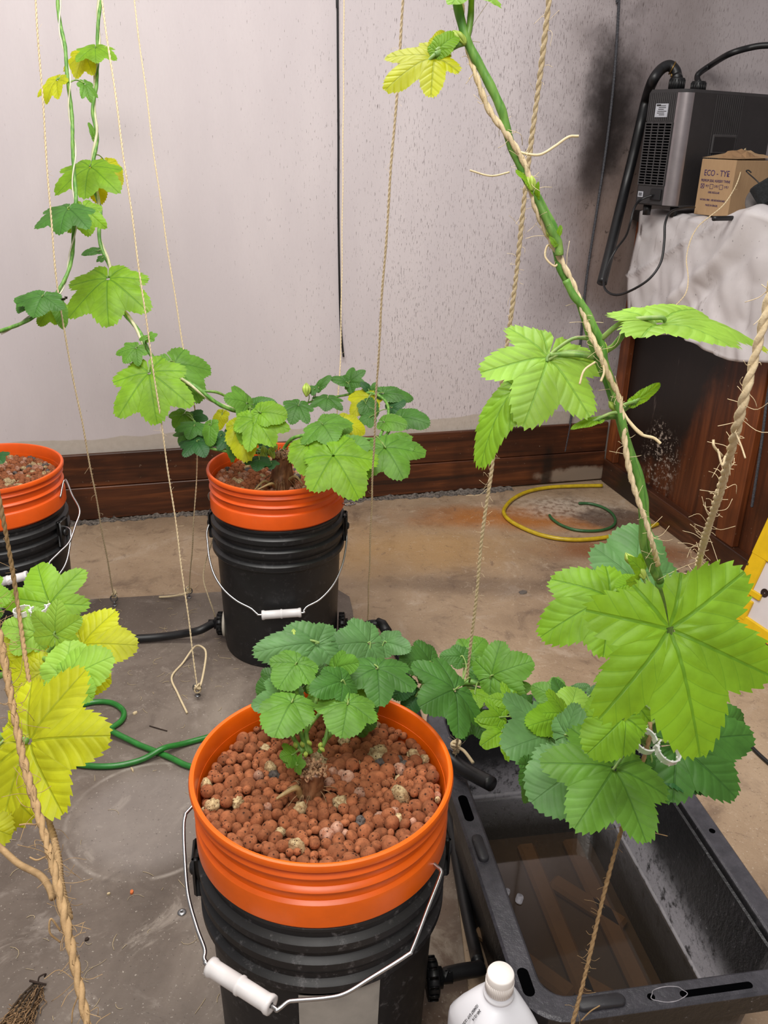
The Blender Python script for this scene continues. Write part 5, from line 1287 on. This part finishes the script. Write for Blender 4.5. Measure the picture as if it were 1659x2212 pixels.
for L in [
 (931, 1430, 861, 1428, 1, 'd', 1.13, -.02, 0, .3, 1.0), (1000, 1418, 949, 1420, 1, 'd', 1.17, 0, 0, .25, .85), (1014, 1416, 1046, 1380, 1, 'm', 1.2, .03, 0, .2, 1.0), (1060, 1460, 1154, 1427, 3, 'm', 1.12, .0, .0, .3, .95),
 (985, 1488, 903, 1530, 5, 'd', 1.06, -.03, 0, .3, 1.22), (1052, 1450, 1012, 1462, 1, 'd', 1.15, 0, 0, .3, 1.2), (1026, 1496, 1034, 1532, 3, 'b', 1.10, -.02, 0, .3, .9), (1106, 1519, 1054, 1507, 4, 'b', 1.06, 0, -.1, .25, 1.15),
 (1084, 1549, 1030, 1552, 4, 'b', 1.05, -.01, -.1, .3, 1.1), (1024, 1548, 1050, 1600, 3, 'd', 1.10, -.02, 0, .3, .9), (1088, 1578, 1038, 1612, 4, 'b', 1.04, -.02, -.1, .3, 1.2), (878, 1468, 852, 1512, 2, 'k', 1.12, -.01, 0, .3, 1.2),
 (1055, 1488, 1098, 1496, 2, 'd', 1.16, 0, 0, .3, .8), (1112, 1490, 1148, 1482, 3, 'm', 1.12, 0, 0, .3, 1), (900, 1500, 876, 1540, 1, 'k', 1.12, -.01, 0, .3, 1.2), (1140, 1520, 1128, 1500, 3, 'd', 1.08, 0, 0, .3, 1.1), (1116, 1540, 1136, 1520, 4, 'b', 1.05, 0, .2, .3, 1.1), (1006, 1590, 985, 1575, 2, 'k', 1.14, 0, 0, .3, 1)]:
    R_.leaf(*L)

# ------------------------------------------------------------------ plant in the back bucket
Bp = Plant((BB[0], BB[1], PEBZ), 'hop plant in the back orange bucket with a long bine climbing to the ceiling', seed=14)
cb = D(607, 1040, 1.85); cb[2] = PEBZ + .002
Bp.crown(cb, .021, .075, 9, [[cb + [-.02, -.02, .01], D(570, 1040, 1.80), D(550, 1058, 1.78)], [cb + [-.01, -.03, .01], D(585, 1045, 1.78), D(556, 1058, 1.77)], [cb + [.02, -.01, .02], D(640, 1030, 1.80), D(655, 1048, 1.79)], [cb + [.02, 0, .045], D(625, 1000, 1.84), D(645, 985, 1.84)]])
bine = [(598, 985, 1.85), (575, 930, 1.86), (540, 897, 1.84), (500, 882, 1.83), (460, 862, 1.82), (420, 838, 1.81), (385, 818, 1.80), (355, 792, 1.79), (325, 760, 1.78), (300, 722, 1.79), (278, 690, 1.80), (260, 655, 1.82), (242, 600, 1.84), (226, 548, 1.86), (218, 510, 1.87), (214, 460, 1.88), (206, 410, 1.9), (203, 350, 1.9), (206, 290, 1.9), (203, 245, 1.9), (209, 195, 1.9), (206, 145, 1.9), (215, 70, 1.9), (214, 0, 1.9), (213, -90, 1.9)]
Bp.stem(bine, .0042, .0034, M_BINE, twist=(.004, .16, 0)); Bp.stem(bine[2:], .0032, .0028, stem_material('pale_twine_wrapped', C(190, 190, 150), C(214, 208, 176)), 'twine_wrap', twist=(.004, .16, math.pi))
Bp.stem([(505, 866, 1.86), (470, 848, 1.83), (432, 843, 1.82), (400, 828, 1.81)], .003, .003, M_STEM)
Bp.stem([(604, 985, 1.85), (628, 950, 1.83), (660, 940, 1.82), (700, 938, 1.82), (745, 942, 1.83), (790, 948, 1.84), (828, 945, 1.86), (850, 915, 1.9)], .0042, .003, M_BINE)
Bp.stem([(820, 945, 1.86), (838, 900, 1.92), (836, 872, 1.95), (815, 853, 1.97), (780, 848, 2.0), (738, 855, 2.02), (700, 862, 2.02), (665, 870, 2.0), (640, 885, 1.98)], .0034, .0026, M_BINE)
Bp.stem([(600, 985, 1.85), (560, 978, 1.82), (500, 976, 1.80), (450, 966, 1.80), (432, 940, 1.82), (420, 910, 1.84)], .0036, .0026, M_BINE)
Bp.stem([(598, 985, 1.85), (545, 968, 1.86), (490, 962, 1.86), (468, 920, 1.87), (480, 890, 1.87)], .0030, .0026, M_BINE)
for L in [
 (232, 597, 235, 708, 7, 'b', 1.80, -.03, 0, .35, 1.15), (224, 620, 205, 684, 2, 'y', 1.85, 0, -.5, .3, .8), (212, 541, 175, 551, 2, 'd', 1.86, 0, 0, .4, .6), (222, 556, 208, 566, 3, 'd', 1.85, 0, 0, .4, .8), (194, 357, 184, 431, 7, 'b', 1.87, -.03, -.05, .35, 1.25), (203, 375, 218, 443, 3, 'y', 1.93, 0, .1, .3, .8), (230, 352, 253, 411, 2, 'y', 1.93, 0, .3, .3, .9),
 (206, 100, 208, 138, 7, 'b', 1.87, -.02, .1, .4, 1.25), (184, 114, 164, 170, 7, 'y', 1.89, -.01, -.1, .3, .95), (204, 298, 191, 264, 2, 'm', 1.9, 0, .6, .3, .4),
 (294, 750, 268, 786, 7, 'm', 1.75, -.01, 0, .35, 1.1), (321, 801, 340, 919, 7, 'b', 1.74, -.02, .05, .3, 1.05), (376, 782, 434, 870, 3, 'm', 1.83, 0, .35, .35, .85), (320, 730, 341, 722, 3, 'm', 1.76, 0, .2, .3, .8), (318, 728, 300, 735, 2, 'm', 1.76, 0, -.2, .3, .8), (424, 850, 431, 872, 2, 'd', 1.84, 0, 0, .3, .7),
 (535, 870, 483, 862, 3, 'm', 1.80, -.03, -.05, .3, 1.05), (545, 872, 600, 874, 2, 'd', 1.88, 0, 0, .3, .7), (550, 902, 592, 966, 7, 'b', 1.74, -.02, .05, .3, 1.02), (560, 890, 621, 900, 2, 'b', 1.74, 0, 0, .3, 1.1), (540, 900, 541, 968, 2, 'b', 1.75, -.01, -.1, .3, 1.05), (516, 916, 537, 998, 2, 'y', 1.76, -.02, -.2, .35, .8), (512, 920, 503, 1000, 2, 'd', 1.78, -.01, -.7, .35, .6), (480, 893, 467, 931, 2, 'y', 1.86, 0, -.3, .3, 1.0),
 (696, 915, 722, 958, 3, 'm', 1.76, -.03, 0, .3, 1.3), (700, 912, 762, 930, 2, 'm', 1.80, 0, .1, .3, .9), (738, 908, 788, 938, 2, 'y', 1.84, 0, .1, .3, .9), (664, 956, 683, 1030, 2, 'b', 1.74, -.03, -.1, .3, 1.15), (697, 964, 684, 1053, 2, 'm', 1.77, -.02, .2, .3, .75), (719, 980, 777, 1079, 3, 'b', 1.71, -.03, .05, .3, .95), (722, 978, 800, 960, 2, 'm', 1.74, -.01, .0, .3, .95),
 (831, 964, 872, 1038, 5, 'm', 1.78, -.03, .1, .3, 1.15), (836, 962, 896, 968, 2, 'm', 1.80, -.01, .0, .3, 1.0), (800, 900, 775, 915, 3, 'd', 1.95, 0, 0, .3, 1.1), (798, 855, 759, 899, 3, 'y', 1.98, -.01, -.2, .3, .9), (790, 870, 810, 905, 2, 'd', 1.96, 0, 0, .3, 1.2), (828, 910, 880, 922, 2, 'm', 1.88, -.02, 0, .3, .85), (864, 900, 929, 918, 2, 'd', 1.93, -.02, .05, .35, .85), (826, 848, 893, 864, 2, 'd', 1.98, 0, 0, .3, .6), (845, 880, 877, 867, 1, 'k', 1.97, 0, 0, .3, .9),
 (797, 842, 779, 825, 2, 'k', 1.99, 0, 0, .4, .8), (806, 845, 812, 826, 2, 'd', 1.99, 0, 0, .4, .9), (708, 858, 703, 889, 7, 'd', 1.98, -.02, 0, .35, 1.45), (645, 873, 628, 917, 7, 'd', 1.95, -.02, 0, .35, 1.1), (754, 825, 790, 800, 5, 'd', 2.0, 0, 0, .3, .8), (750, 826, 713, 818, 2, 'd', 2.0, 0, 0, .3, .7), (687, 838, 716, 812, 2, 'd', 1.99, 0, 0, .3, .6), (680, 840, 660, 850, 3, 'd', 1.98, 0, 0, .3, .8), (666, 848, 656, 838, 2, 'b', 1.98, 0, 0, .3, .7),
 (396, 894, 376, 925, 3, 'm', 1.86, -.01, 0, .35, 1.0), (414, 900, 450, 906, 3, 'k', 1.88, 0, 0, .3, .8), (398, 900, 412, 912, 3, 'k', 1.88, 0, 0, .3, .8), (420, 918, 407, 950, 5, 'd', 1.82, -.02, 0, .4, 1.2), (408, 935, 387, 960, 5, 'd', 1.84, -.02, -.1, .4, 1.0), (425, 952, 444, 988, 5, 'k', 1.80, -.02, .1, .4, 1.1), (415, 955, 400, 978, 3, 'k', 1.82, -.02, .0, .4, 1.0), (440, 925, 432, 955, 3, 'd', 1.83, 0, 0, .4, 1.0), (455, 916, 456, 965, 2, 'm', 1.80, -.01, -.4, .35, .8), (478, 940, 460, 958, 3, 'k', 1.84, 0, 0, .3, .9), (490, 935, 512, 950, 3, 'k', 1.86, 0, 0, .3, .9), (486, 952, 471, 973, 3, 'k', 1.80, -.01, 0, .3, 1.0), (505, 950, 490, 968, 2, 'k', 1.84, 0, 0, .3, 1.0), (400, 905, 384, 912, 2, 'd', 1.87, 0, 0, .3, .9),
 (560, 990, 554, 1018, 3, 'k', 1.77, -.02, 0, .4, 1.1), (585, 998, 588, 1014, 3, 'k', 1.77, -.01, 0, .4, 1.2), (565, 965, 588, 962, 3, 'k', 1.88, 0, 0, .3, 1.0), (640, 976, 618, 984, 2, 'k', 1.82, 0, 0, .3, .7)]:
    Bp.leaf(*L)
for (x, y) in ((572, 985), (585, 978), (578, 995), (592, 990), (565, 995)): Bp.bud(x, y, 1.80, .022, nrm(UP + RT * random.uniform(-1, 1)))
Bp.bud(662, 856, 1.97, .03)

# ------------------------------------------------------------------ plant of the left bucket
Cp = Plant((LB[0], LB[1], PEBZ), 'hop bine climbing from the left bucket past a dark clip, with paired leaves', seed=23)
bine = [(-60, 900, 1.75), (-70, 760, 1.70), (-40, 735, 1.69), (0, 718, 1.68), (40, 700, 1.68), (75, 680, 1.68), (100, 660, 1.68), (124, 636, 1.68), (142, 600, 1.69), (153, 555, 1.70), (160, 510, 1.71), (163, 450, 1.72), (160, 390, 1.72), (160, 330, 1.72), (153, 250, 1.72), (149, 178, 1.72), (140, 110, 1.72), (131, 60, 1.72), (127, 0, 1.72), (126, -80, 1.72)]
Cp.stem([(-60, 990, 1.78)] + bine, .0038, .0032, M_BINE, twist=(.0022, .15, 0)); Cp.stem(bine[3:], .0014, .0014, stem_material('pale_string', C(196, 196, 170), C(220, 214, 190)), 'twine_wrap', twist=(.0036, .15, math.pi))
for L, kw in [((123, 170, 99, 225, 7, 'y', 1.70, -.01, -.25, .4, .75), {}), ((183, 180, 197, 222, 7, 'm', 1.72, 0, .4, .4, .65), {}), ((147, 448, 129, 507, 7, 'd', 1.68, -.03, -.1, .4, 1.25), {}), ((179, 448, 192, 512, 7, 'b', 1.74, 0, .1, .35, 1.0), {}), ((72, 640, 39, 677, 3, 'd', 1.66, -.02, -.1, .4, .85), {}), ((92, 638, 73, 686, 3, 'd', 1.63, -.02, .0, .35, 1.25), {}), ((118, 660, 83, 704, 3, 'b', 1.70, 0, -.1, .3, .95), {}), ((125, 655, 137, 711, 2, 'm', 1.69, 0, .5, .3, .6), {})]:
    Cp.leaf(*L, **kw)
for a in ([(149, 178, 1.72), (140, 174, 1.71), (123, 170, 1.70)], [(149, 178, 1.72), (165, 173, 1.72), (183, 180, 1.72)]): Cp.stem(a, .0016, .0012, M_STEM, 'leaf_stalk', 6)
cb = np.array([LB[0] - .01, LB[1] - .02, PEBZ]); Cp.crown(cb, .02, .06, 31)
Cp.leaf(-6, 985, 8, 1000, 3, 'k', 1.70, -.01, 0, .3, 1.2, pet=False)

# ------------------------------------------------------------------ lime-green plant at the side of the frame
Dp = Plant(D(-120, 1500, .80), 'lime-yellow hop plant with broad leaves reaching in beside the thick foreground twine', seed=31)
Dp.stem([(-120, 1520, .82), (-40, 1480, .80), (40, 1440, .80), (90, 1420, .80), (118, 1392, .80), (130, 1350, .82), (118, 1310, .85)], .0034, .0022, M_STEM)
Dp.stem([(-120, 1540, .80), (-60, 1570, .72), (0, 1590, .62), (56, 1600, .56)], .0034, .0022, M_STEM)
Dp.stem([(90, 1420, .80), (130, 1440, .76), (146, 1468, .73)], .0024, .002, M_STEM); Dp.stem([(118, 1392, .80), (150, 1395, .79), (172, 1392, .78)], .0024, .002, M_STEM)
Dp.stem([(-140, 1500, .82), (-90, 1400, .82), (-40, 1320, .84), (-10, 1290, .86)], .003, .002, M_STEM)
for L, kw in [
 ((106, 1304, 80, 1217, 6, 'b', .86, .03, .05, .25, 1.15), {}), ((82, 1366, 3, 1350, 3, 'l', .80, .0, 0, .3, .95), {}), ((118, 1372, 126, 1293, 5, 'l', .77, .0, .05, .3, .9), {}), ((174, 1392, 300, 1395, 3, 'y', .77, .0, .05, .25, .92), {}), ((172, 1394, 241, 1326, 2, 'y', .78, .03, .05, .25, 1.1), {}),
 ((143, 1470, 152, 1382, 2, 'l', .72, .02, 0, .25, 1.25), {}), ((143, 1470, 246, 1416, 2, 'l', .715, .0, .0, .25, 1.0), {}), ((102, 1434, 18, 1456, 2, 'y', .79, .0, 0, .25, .95), {}), ((95, 1448, 28, 1502, 2, 'y', .785, -.01, 0, .25, .95), {}), ((143, 1468, 200, 1510, 2, 'b', .70, -.01, .1, .3, 1.0), {}), ((150, 1474, 244, 1467, 2, 'y', .74, .0, .1, .3, .9), {}), ((160, 1480, 165, 1530, 2, 'y', .74, .0, .1, .3, 1.0), {}),
 ((56, 1600, 247, 1592, 5, 'y', .56, -.01, .0, .28, 1.02), dict(droop=.06)), ((-40, 1655, 76, 1770, 2, 'y', .62, .0, .1, .25, 1.15), {}), ((-70, 1770, 28, 1806, 2, 'y', .58, .0, .1, .25, 1.1), {}), ((-45, 1290, 27, 1292, 3, 'b', .84, .0, 0, .3, 1.0), {}), ((-8, 1392, 34, 1440, 2, 'y', .80, 0, 0, .3, 1.2), {}), ((112, 1404, 78, 1384, 2, 'y', .83, 0, 0, .3, 1.2), {}), ((116, 1398, 80, 1420, 2, 'y', .83, 0, 0, .3, 1.0), {}), ((-30, 1330, 8, 1325, 2, 'm', .86, 0, 0, .3, 1), {})]:
    Dp.leaf(*L, **kw)

# ------------------------------------------------------------------ twines
def twine_material(name, a, b_):
    m = NT(name); g = m.noise(1.0, 4, .6, m.mapv(m.co(), scale=(260, 260, 260))); m.bump(g, .5, .001)
    return m.fin(m.mix(g, a, b_), .85, 0, .2)
M_TWINE = twine_material('sisal_twine', C(196, 172, 132), C(232, 216, 182)); M_TWINEB = twine_material('brown_sisal_twine', C(124, 98, 68), C(178, 148, 108))  # the second sisal is a browner tone
def twine(label, pts, dia=.0042, pitch=.016, fuzz=60, tails=(), seed=0, step=.0025, knot=None, parts=(), mat=None):
    mat = mat or M_TWINE
    g = np.random.default_rng(seed + 100); P = np.array([p if len(p) == 3 and not isinstance(p, tuple) else D(*p) for p in pts])
    P = smooth_path(P, 10) if len(P) > 2 else P
    if isinstance(pts[0], tuple) and (pts[0][1] < 0 or pts[0][0] < 0 or pts[0][0] > 1659):   # goes on up to its fixing at the ceiling
        v_ = nrm(nrm(P[0] - P[1]) + np.array([0, 0, 1.0])); P = np.concatenate([[P[0] + v_ * ((2.42 - P[0][2]) / v_[2])], P])
    Q, t = resample(P, step); T_, N_, B_ = frames(Q); Q = Q + (N_ * np.sin(t * 31)[:, None] + B_ * np.sin(t * 23 + 1)[:, None]) * .0006
    th_ = thing('twine', Q[-1], label, 'twine', None)
    mb = MB(); vary = 1 + .10 * np.sin(t * 90) + .06 * g.normal(size=len(t)).cumsum() / np.sqrt(len(t))
    for k in range(2):
        ph = math.pi * k + 2 * math.pi * t / pitch
        mb.tube(Q + (np.cos(ph)[:, None] * N_ + np.sin(ph)[:, None] * B_) * dia * .17, dia * .31 * vary, 7)
    mb.build('twisted_strand', mat, th_)
    if fuzz:
        mb = MB(); L = t[-1]; i0 = max(2, int(np.argmax(Q[:, 2] <= (D(*pts[0])[2] if isinstance(pts[0], tuple) else 9)))); i0 = min(i0, len(Q) - 20); d_near = float(np.min((Q - CO) @ FW))
        for k in range(fuzz):
            i = int(g.integers(i0, len(Q) - 2)); a = g.uniform(0, 6.28); out = nrm(N_[i] * math.cos(a) + B_[i] * math.sin(a)); ln = g.gamma(2.0, .0032) * dia / .0042; s0 = Q[i] + out * dia * .3
            d1 = nrm(out + T_[i] * g.normal() * .9); d2 = nrm(d1 + g.normal(size=3) * .8)
            mb.tube(smooth_path([s0, s0 + d1 * ln * .5, s0 + d1 * ln * .6 + d2 * ln * .5], 4), (.00014 if d_near < .6 else .0002) * (dia / .0042) ** .5, 4)
        mb.build('frayed_fibres', mat, th_)['kind'] = 'stuff'
    for (tp, r) in tails:
        tp = np.array([p if len(p) == 3 and not isinstance(p, tuple) else D(*p) for p in tp]); mb = MB(); q = smooth_path(tp, 10); mb.tube(q, np.full(len(q), r), 7); mb.build('loose_end', mat, th_)
    if knot is not None:
        mb = MB(); kp = np.array(knot)
        for k in range(4):
            a = np.linspace(0, 2 * np.pi, 16, endpoint=False); n = nrm(g.normal(size=3)); x = nrm(np.cross(n, (0, .3, 1))); y = np.cross(n, x)
            mb.tube([kp + np.array([0, 0, .003 * k]) + (x * math.cos(q) + y * math.sin(q)) * .0065 for q in a], dia * .45, 6, closed=True)
        mb.build('knot', mat, th_)
    return th_
def G(x, y, z=PADT + .030): return Z(x, y, z)
twine('thin twine running past the dark clip to the screw eye at the sheet edge', [(73, -60, 1.50), (98, 300, 1.58), (127, 640, 1.66), (190, 980, 1.82), G(246, 1288)], seed=1, knot=G(247, 1286), fuzz=70)
h2 = Z(427, 1490, PADT + .026)
twine('twine running down to the screw eye where a loose loop lies', [(212, -60, 1.55), (262, 300, 1.60), (322, 735, 1.68), (378, 1120, 1.78), h2], seed=2, knot=h2, fuzz=80,
      tails=[([h2, Z(436, 1470, .04), Z(445, 1415, .05), Z(437, 1398, .05), Z(420, 1398, .03), Z(395, 1432, PADT + .003), Z(371, 1463, PADT + .003), Z(384, 1498, PADT + .003), Z(404, 1540, PADT + .003)], .0024)])
h3 = G(408, 1278)
twine('faint thin twine tied behind the back bucket leaves, going down to the far screw eye', [(282, -60, 1.75), (342, 400, 1.80), (395, 745, 1.86), (424, 905, 1.90), (426, 985, 1.93), (418, 1140, 1.98), h3], dia=.0034, seed=3, knot=h3, fuzz=70,
      tails=[([h3, Z(395, 1284, .03), Z(372, 1288, .015), Z(344, 1290, .008)], .0030)])
twine('pale twine hanging beside the thin black cord on the wall', [(743, -60, 2.05), (741, 300, 2.06), (736, 740, 2.08), (729, 880, 2.06), (726, 925, 2.0)], dia=.0036, seed=4, fuzz=30)
h5 = Z(794, 1346, PADT + .002)
twine('straight twine in front of the back plant, down behind the front leaves', [(876, -60, 1.10), (814, 830, 1.50), h5], seed=5, fuzz=90)
twine('long pale twine slanting from the top down to the far wall of the tub', [(1192, -60, .585), (1096, 740, .80), (1040, 1180, .99), (1012, 1440, 1.13), (984, 1630, 1.25)], dia=.0046, seed=6, fuzz=170,
      tails=[([(984, 1612, 1.25), (1002, 1622, 1.22), (1022, 1648, 1.20)], .0024), ([(984, 1614, 1.25), (978, 1640, 1.25), (985, 1660, 1.24)], .002)], knot=D(984, 1616, 1.25))
twine('thick twine hanging at the side of the frame in front of the bar', [(1690, 545, .33), (1640, 740, .345), (1590, 925, .37), (1545, 1090, .44), (1505, 1235, .555), (1470, 1350, .70)], dia=.0046, seed=7, fuzz=170,
      tails=[([(1585, 925, .37), (1600, 960, .368), (1610, 990, .367)], .0004), ([(1560, 985, .385), (1543, 965, .38), (1541, 950, .38)], .0006), ([(1567, 985, .38), (1560, 1005, .38), (1553, 980, .38), (1550, 970, .38)], .0005)])
twine('taut twine running from the clear clip down across the tub', [(1404, 1560, .735), (1400, 1600, .735), (1352, 1760, .755), (1296, 1970, .78), (1236, 2212, .80), (1180, 2440, .83)], dia=.0042, seed=8, fuzz=90, mat=M_TWINEB,
      tails=[([(1352, 1768, .755), (1385, 1790, .76), (1410, 1798, .76), (1442, 1806, .76)], .0004), ([(1255, 2205, .79), (1275, 2185, .785), (1296, 2172, .785)], .0006)])
P8 = [(978, -60, 0.452), (992, 0, 0.452), (1002, 73, 0.453), (1024, 149, 0.449), (1056, 234, 0.455), (1090, 280, 0.457), (1122, 329, 0.461), (1142, 375, 0.465), (1156, 443, 0.471), (1182, 503, 0.477), (1213, 566, 0.479), (1242, 627, 0.481), (1269, 712, 0.483), (1290, 757, 0.483), (1317, 818, 0.489), (1340, 870, 0.495), (1357, 990, 0.505), (1375, 1063, 0.511), (1395, 1121, 0.517), (1409, 1171, 0.525), (1420, 1220, 0.545)]
twine('slanting twine wrapped by the thick green bine', P8, dia=.0040, seed=9, fuzz=150,
      tails=[([(1124, 329, .466), (1145, 334, .462), (1170, 333, .46), (1200, 315, .46), (1228, 296, .46), (1250, 294, .46)], .0007), ([(1100, 372, .466), (1060, 380, .462), (1015, 368, .46)], .0005), ([(1343, 885, .502), (1362, 915, .50), (1385, 938, .50), (1412, 946, .5), (1427, 958, .5)], .0009), ([(1345, 892, .502), (1370, 922, .5), (1388, 938, .5)], .0008), ([(1296, 765, .488), (1305, 800, .485), (1298, 824, .485)], .0007), ([(1286, 782, .488), (1262, 800, .485), (1252, 830, .485)], .0006), ([(1200, 545, .484), (1184, 530, .48), (1178, 555, .48), (1198, 575, .48), (1210, 560, .48)], .0006)])
twine('thick frayed twine crossing the yellow leaf at the frame edge', [(-45, 1200, .45), (0, 1372, .43), (45, 1620, .395), (75, 1740, .375), (112, 1870, .355), (150, 2030, .338), (192, 2212, .322), (230, 2380, .31)], dia=.0044, seed=10, fuzz=200, mat=M_TWINEB,
      tails=[([(-20, 1815, .39), (8, 1838, .385), (40, 1866, .378), (85, 1890, .366), (105, 1915, .358), (114, 1940, .352)], .0015), ([(130, 2010, .338), (110, 1985, .335), (108, 2015, .335), (130, 2035, .338)], .0004), ([(78, 1782, .372), (60, 1780, .37), (42, 1782, .37)], .0004), ([(100, 1850, .36), (80, 1858, .358), (64, 1852, .358)], .0004), ([(170, 2150, .33), (158, 2180, .33), (155, 2210, .33)], .0003)])
twine('thinner twine passing behind the lime leaves and joining the thick foreground twine', [(-40, 900, .74), (0, 1085, .76), (39, 1310, .80), (70, 1520, .72), (98, 1720, .62), (122, 1850, .50), (138, 1935, .40), (144, 1985, .349)], dia=.0044, seed=11, fuzz=90, mat=M_TWINEB)
twine('slack cream twine tail dangling behind the back bucket to the grey sheet', [np.array([BB[0] - .155, BB[1] + .05, .26]), Z(445, 1212, .16), Z(440, 1250, .13), Z(449, 1285, .10), Z(462, 1325, .05), Z(467, 1345, PADT + .004)], dia=.0036, seed=12, fuzz=12)

twine('pale twine trailing from the cardboard box down over the white sheet', [(1612, 330, 2.42), (1609, 322, 2.40), (1603, 350, 2.33), (1598, 380, 2.28), (1585, 410, 2.265), (1562, 443, 2.26), (1530, 470, 2.26), (1508, 490, 2.26), (1492, 520, 2.255), (1483, 560, 2.25), (1486, 602, 2.24), (1480, 635, 2.23), (1456, 664, 2.225)], dia=.0036, seed=13, fuzz=20)
# ------------------------------------------------------------------ trellis clips
M_CLEAR = NT('frosted_clear_plastic'); M_CLEAR.b.inputs['Transmission Weight'].default_value = .35; M_CLEAR = M_CLEAR.fin(C(232, 232, 226), .3)
M_SMOKE = plain('brown_black_clip', C(44, 34, 32), .35, nz=.1)
def clip(c_, X, Y, s, mat, label):
    """two open loops of flat ribbed band side by side, like an 8"""
    Nn = nrm(np.cross(X, Y)); t = thing('trellis_clip', c_, label, 'clip')
    def band(path, name):
        path = np.array(path); n = len(path); tg = np.gradient(path, axis=0); tg /= np.linalg.norm(tg, axis=1, keepdims=True); sd = np.cross(tg, Nn); h, th = s * .34, s * .035; P = []
        for i in range(n):
            P += [path[i] - sd[i] * th - Nn * h / 2, path[i] + sd[i] * th - Nn * h / 2, path[i] + sd[i] * th + Nn * h / 2, path[i] - sd[i] * th + Nn * h / 2]
        F = [(i * 4 + k, i * 4 + (k + 1) % 4, (i + 1) * 4 + (k + 1) % 4, (i + 1) * 4 + k) for i in range(n - 1) for k in range(4)] + [(0, 1, 2, 3)[::-1], tuple(range(4 * n - 4, 4 * n))]
        mb = MB(); mb.add(P, F)
        for i in range(3, n - 3, max(3, n // 7)):
            for sg in (-1, 1): mb.box(path[i] + Nn * sg * h / 2, s * .05, s * .11, s * .06, (tg[i], sd[i], Nn))
        mb.build(name, mat, t, smooth=False)
    cx = .52 * s
    band([c_ - X * cx + (X * math.cos(a) + Y * math.sin(a)) * .50 * s for a in np.linspace(.35, 5.6, 30)], 'clip_loop')
    band([c_ + X * cx + (X * math.cos(a) + Y * math.sin(a)) * .50 * s for a in np.linspace(math.pi * .80, math.pi * 2.36, 30)], 'clip_loop')
    mb = MB(); mb.box(c_ - Y * .06 * s, .20 * s, .10 * s, .30 * s, (X, Y, Nn)); mb.box(c_ + X * .98 * s + Y * .48 * s, .10 * s, .26 * s, .34 * s, (nrm(X - Y), nrm(X + Y), Nn)); mb.build('hinge', mat, t, smooth=False)
    return t
cc = D(1418, 1612, .725); clip(cc, nrm(RT * .88 - UP * .40 - FW * .1), nrm(UP * .62 + RT * .28 + FW * .6), .0200, M_CLEAR, 'frosted clear trellis clip on the taut twine below the giant bright leaf')
cc = D(126, 640, 1.66); clip(cc, nrm(RT * .9 - UP * .35), nrm(UP * .5 + FW * .8 + RT * .2), .0135, M_SMOKE, 'small dark trellis clip joining bine and thin twine against the white wall')
cc = D(66, 1320, .808); clip(cc, nrm(RT * .95 + UP * .05), nrm(UP * .4 + FW * .9), 0.0150, M_WHITE, 'white trellis clip half hidden under the lime leaves by the left bucket')
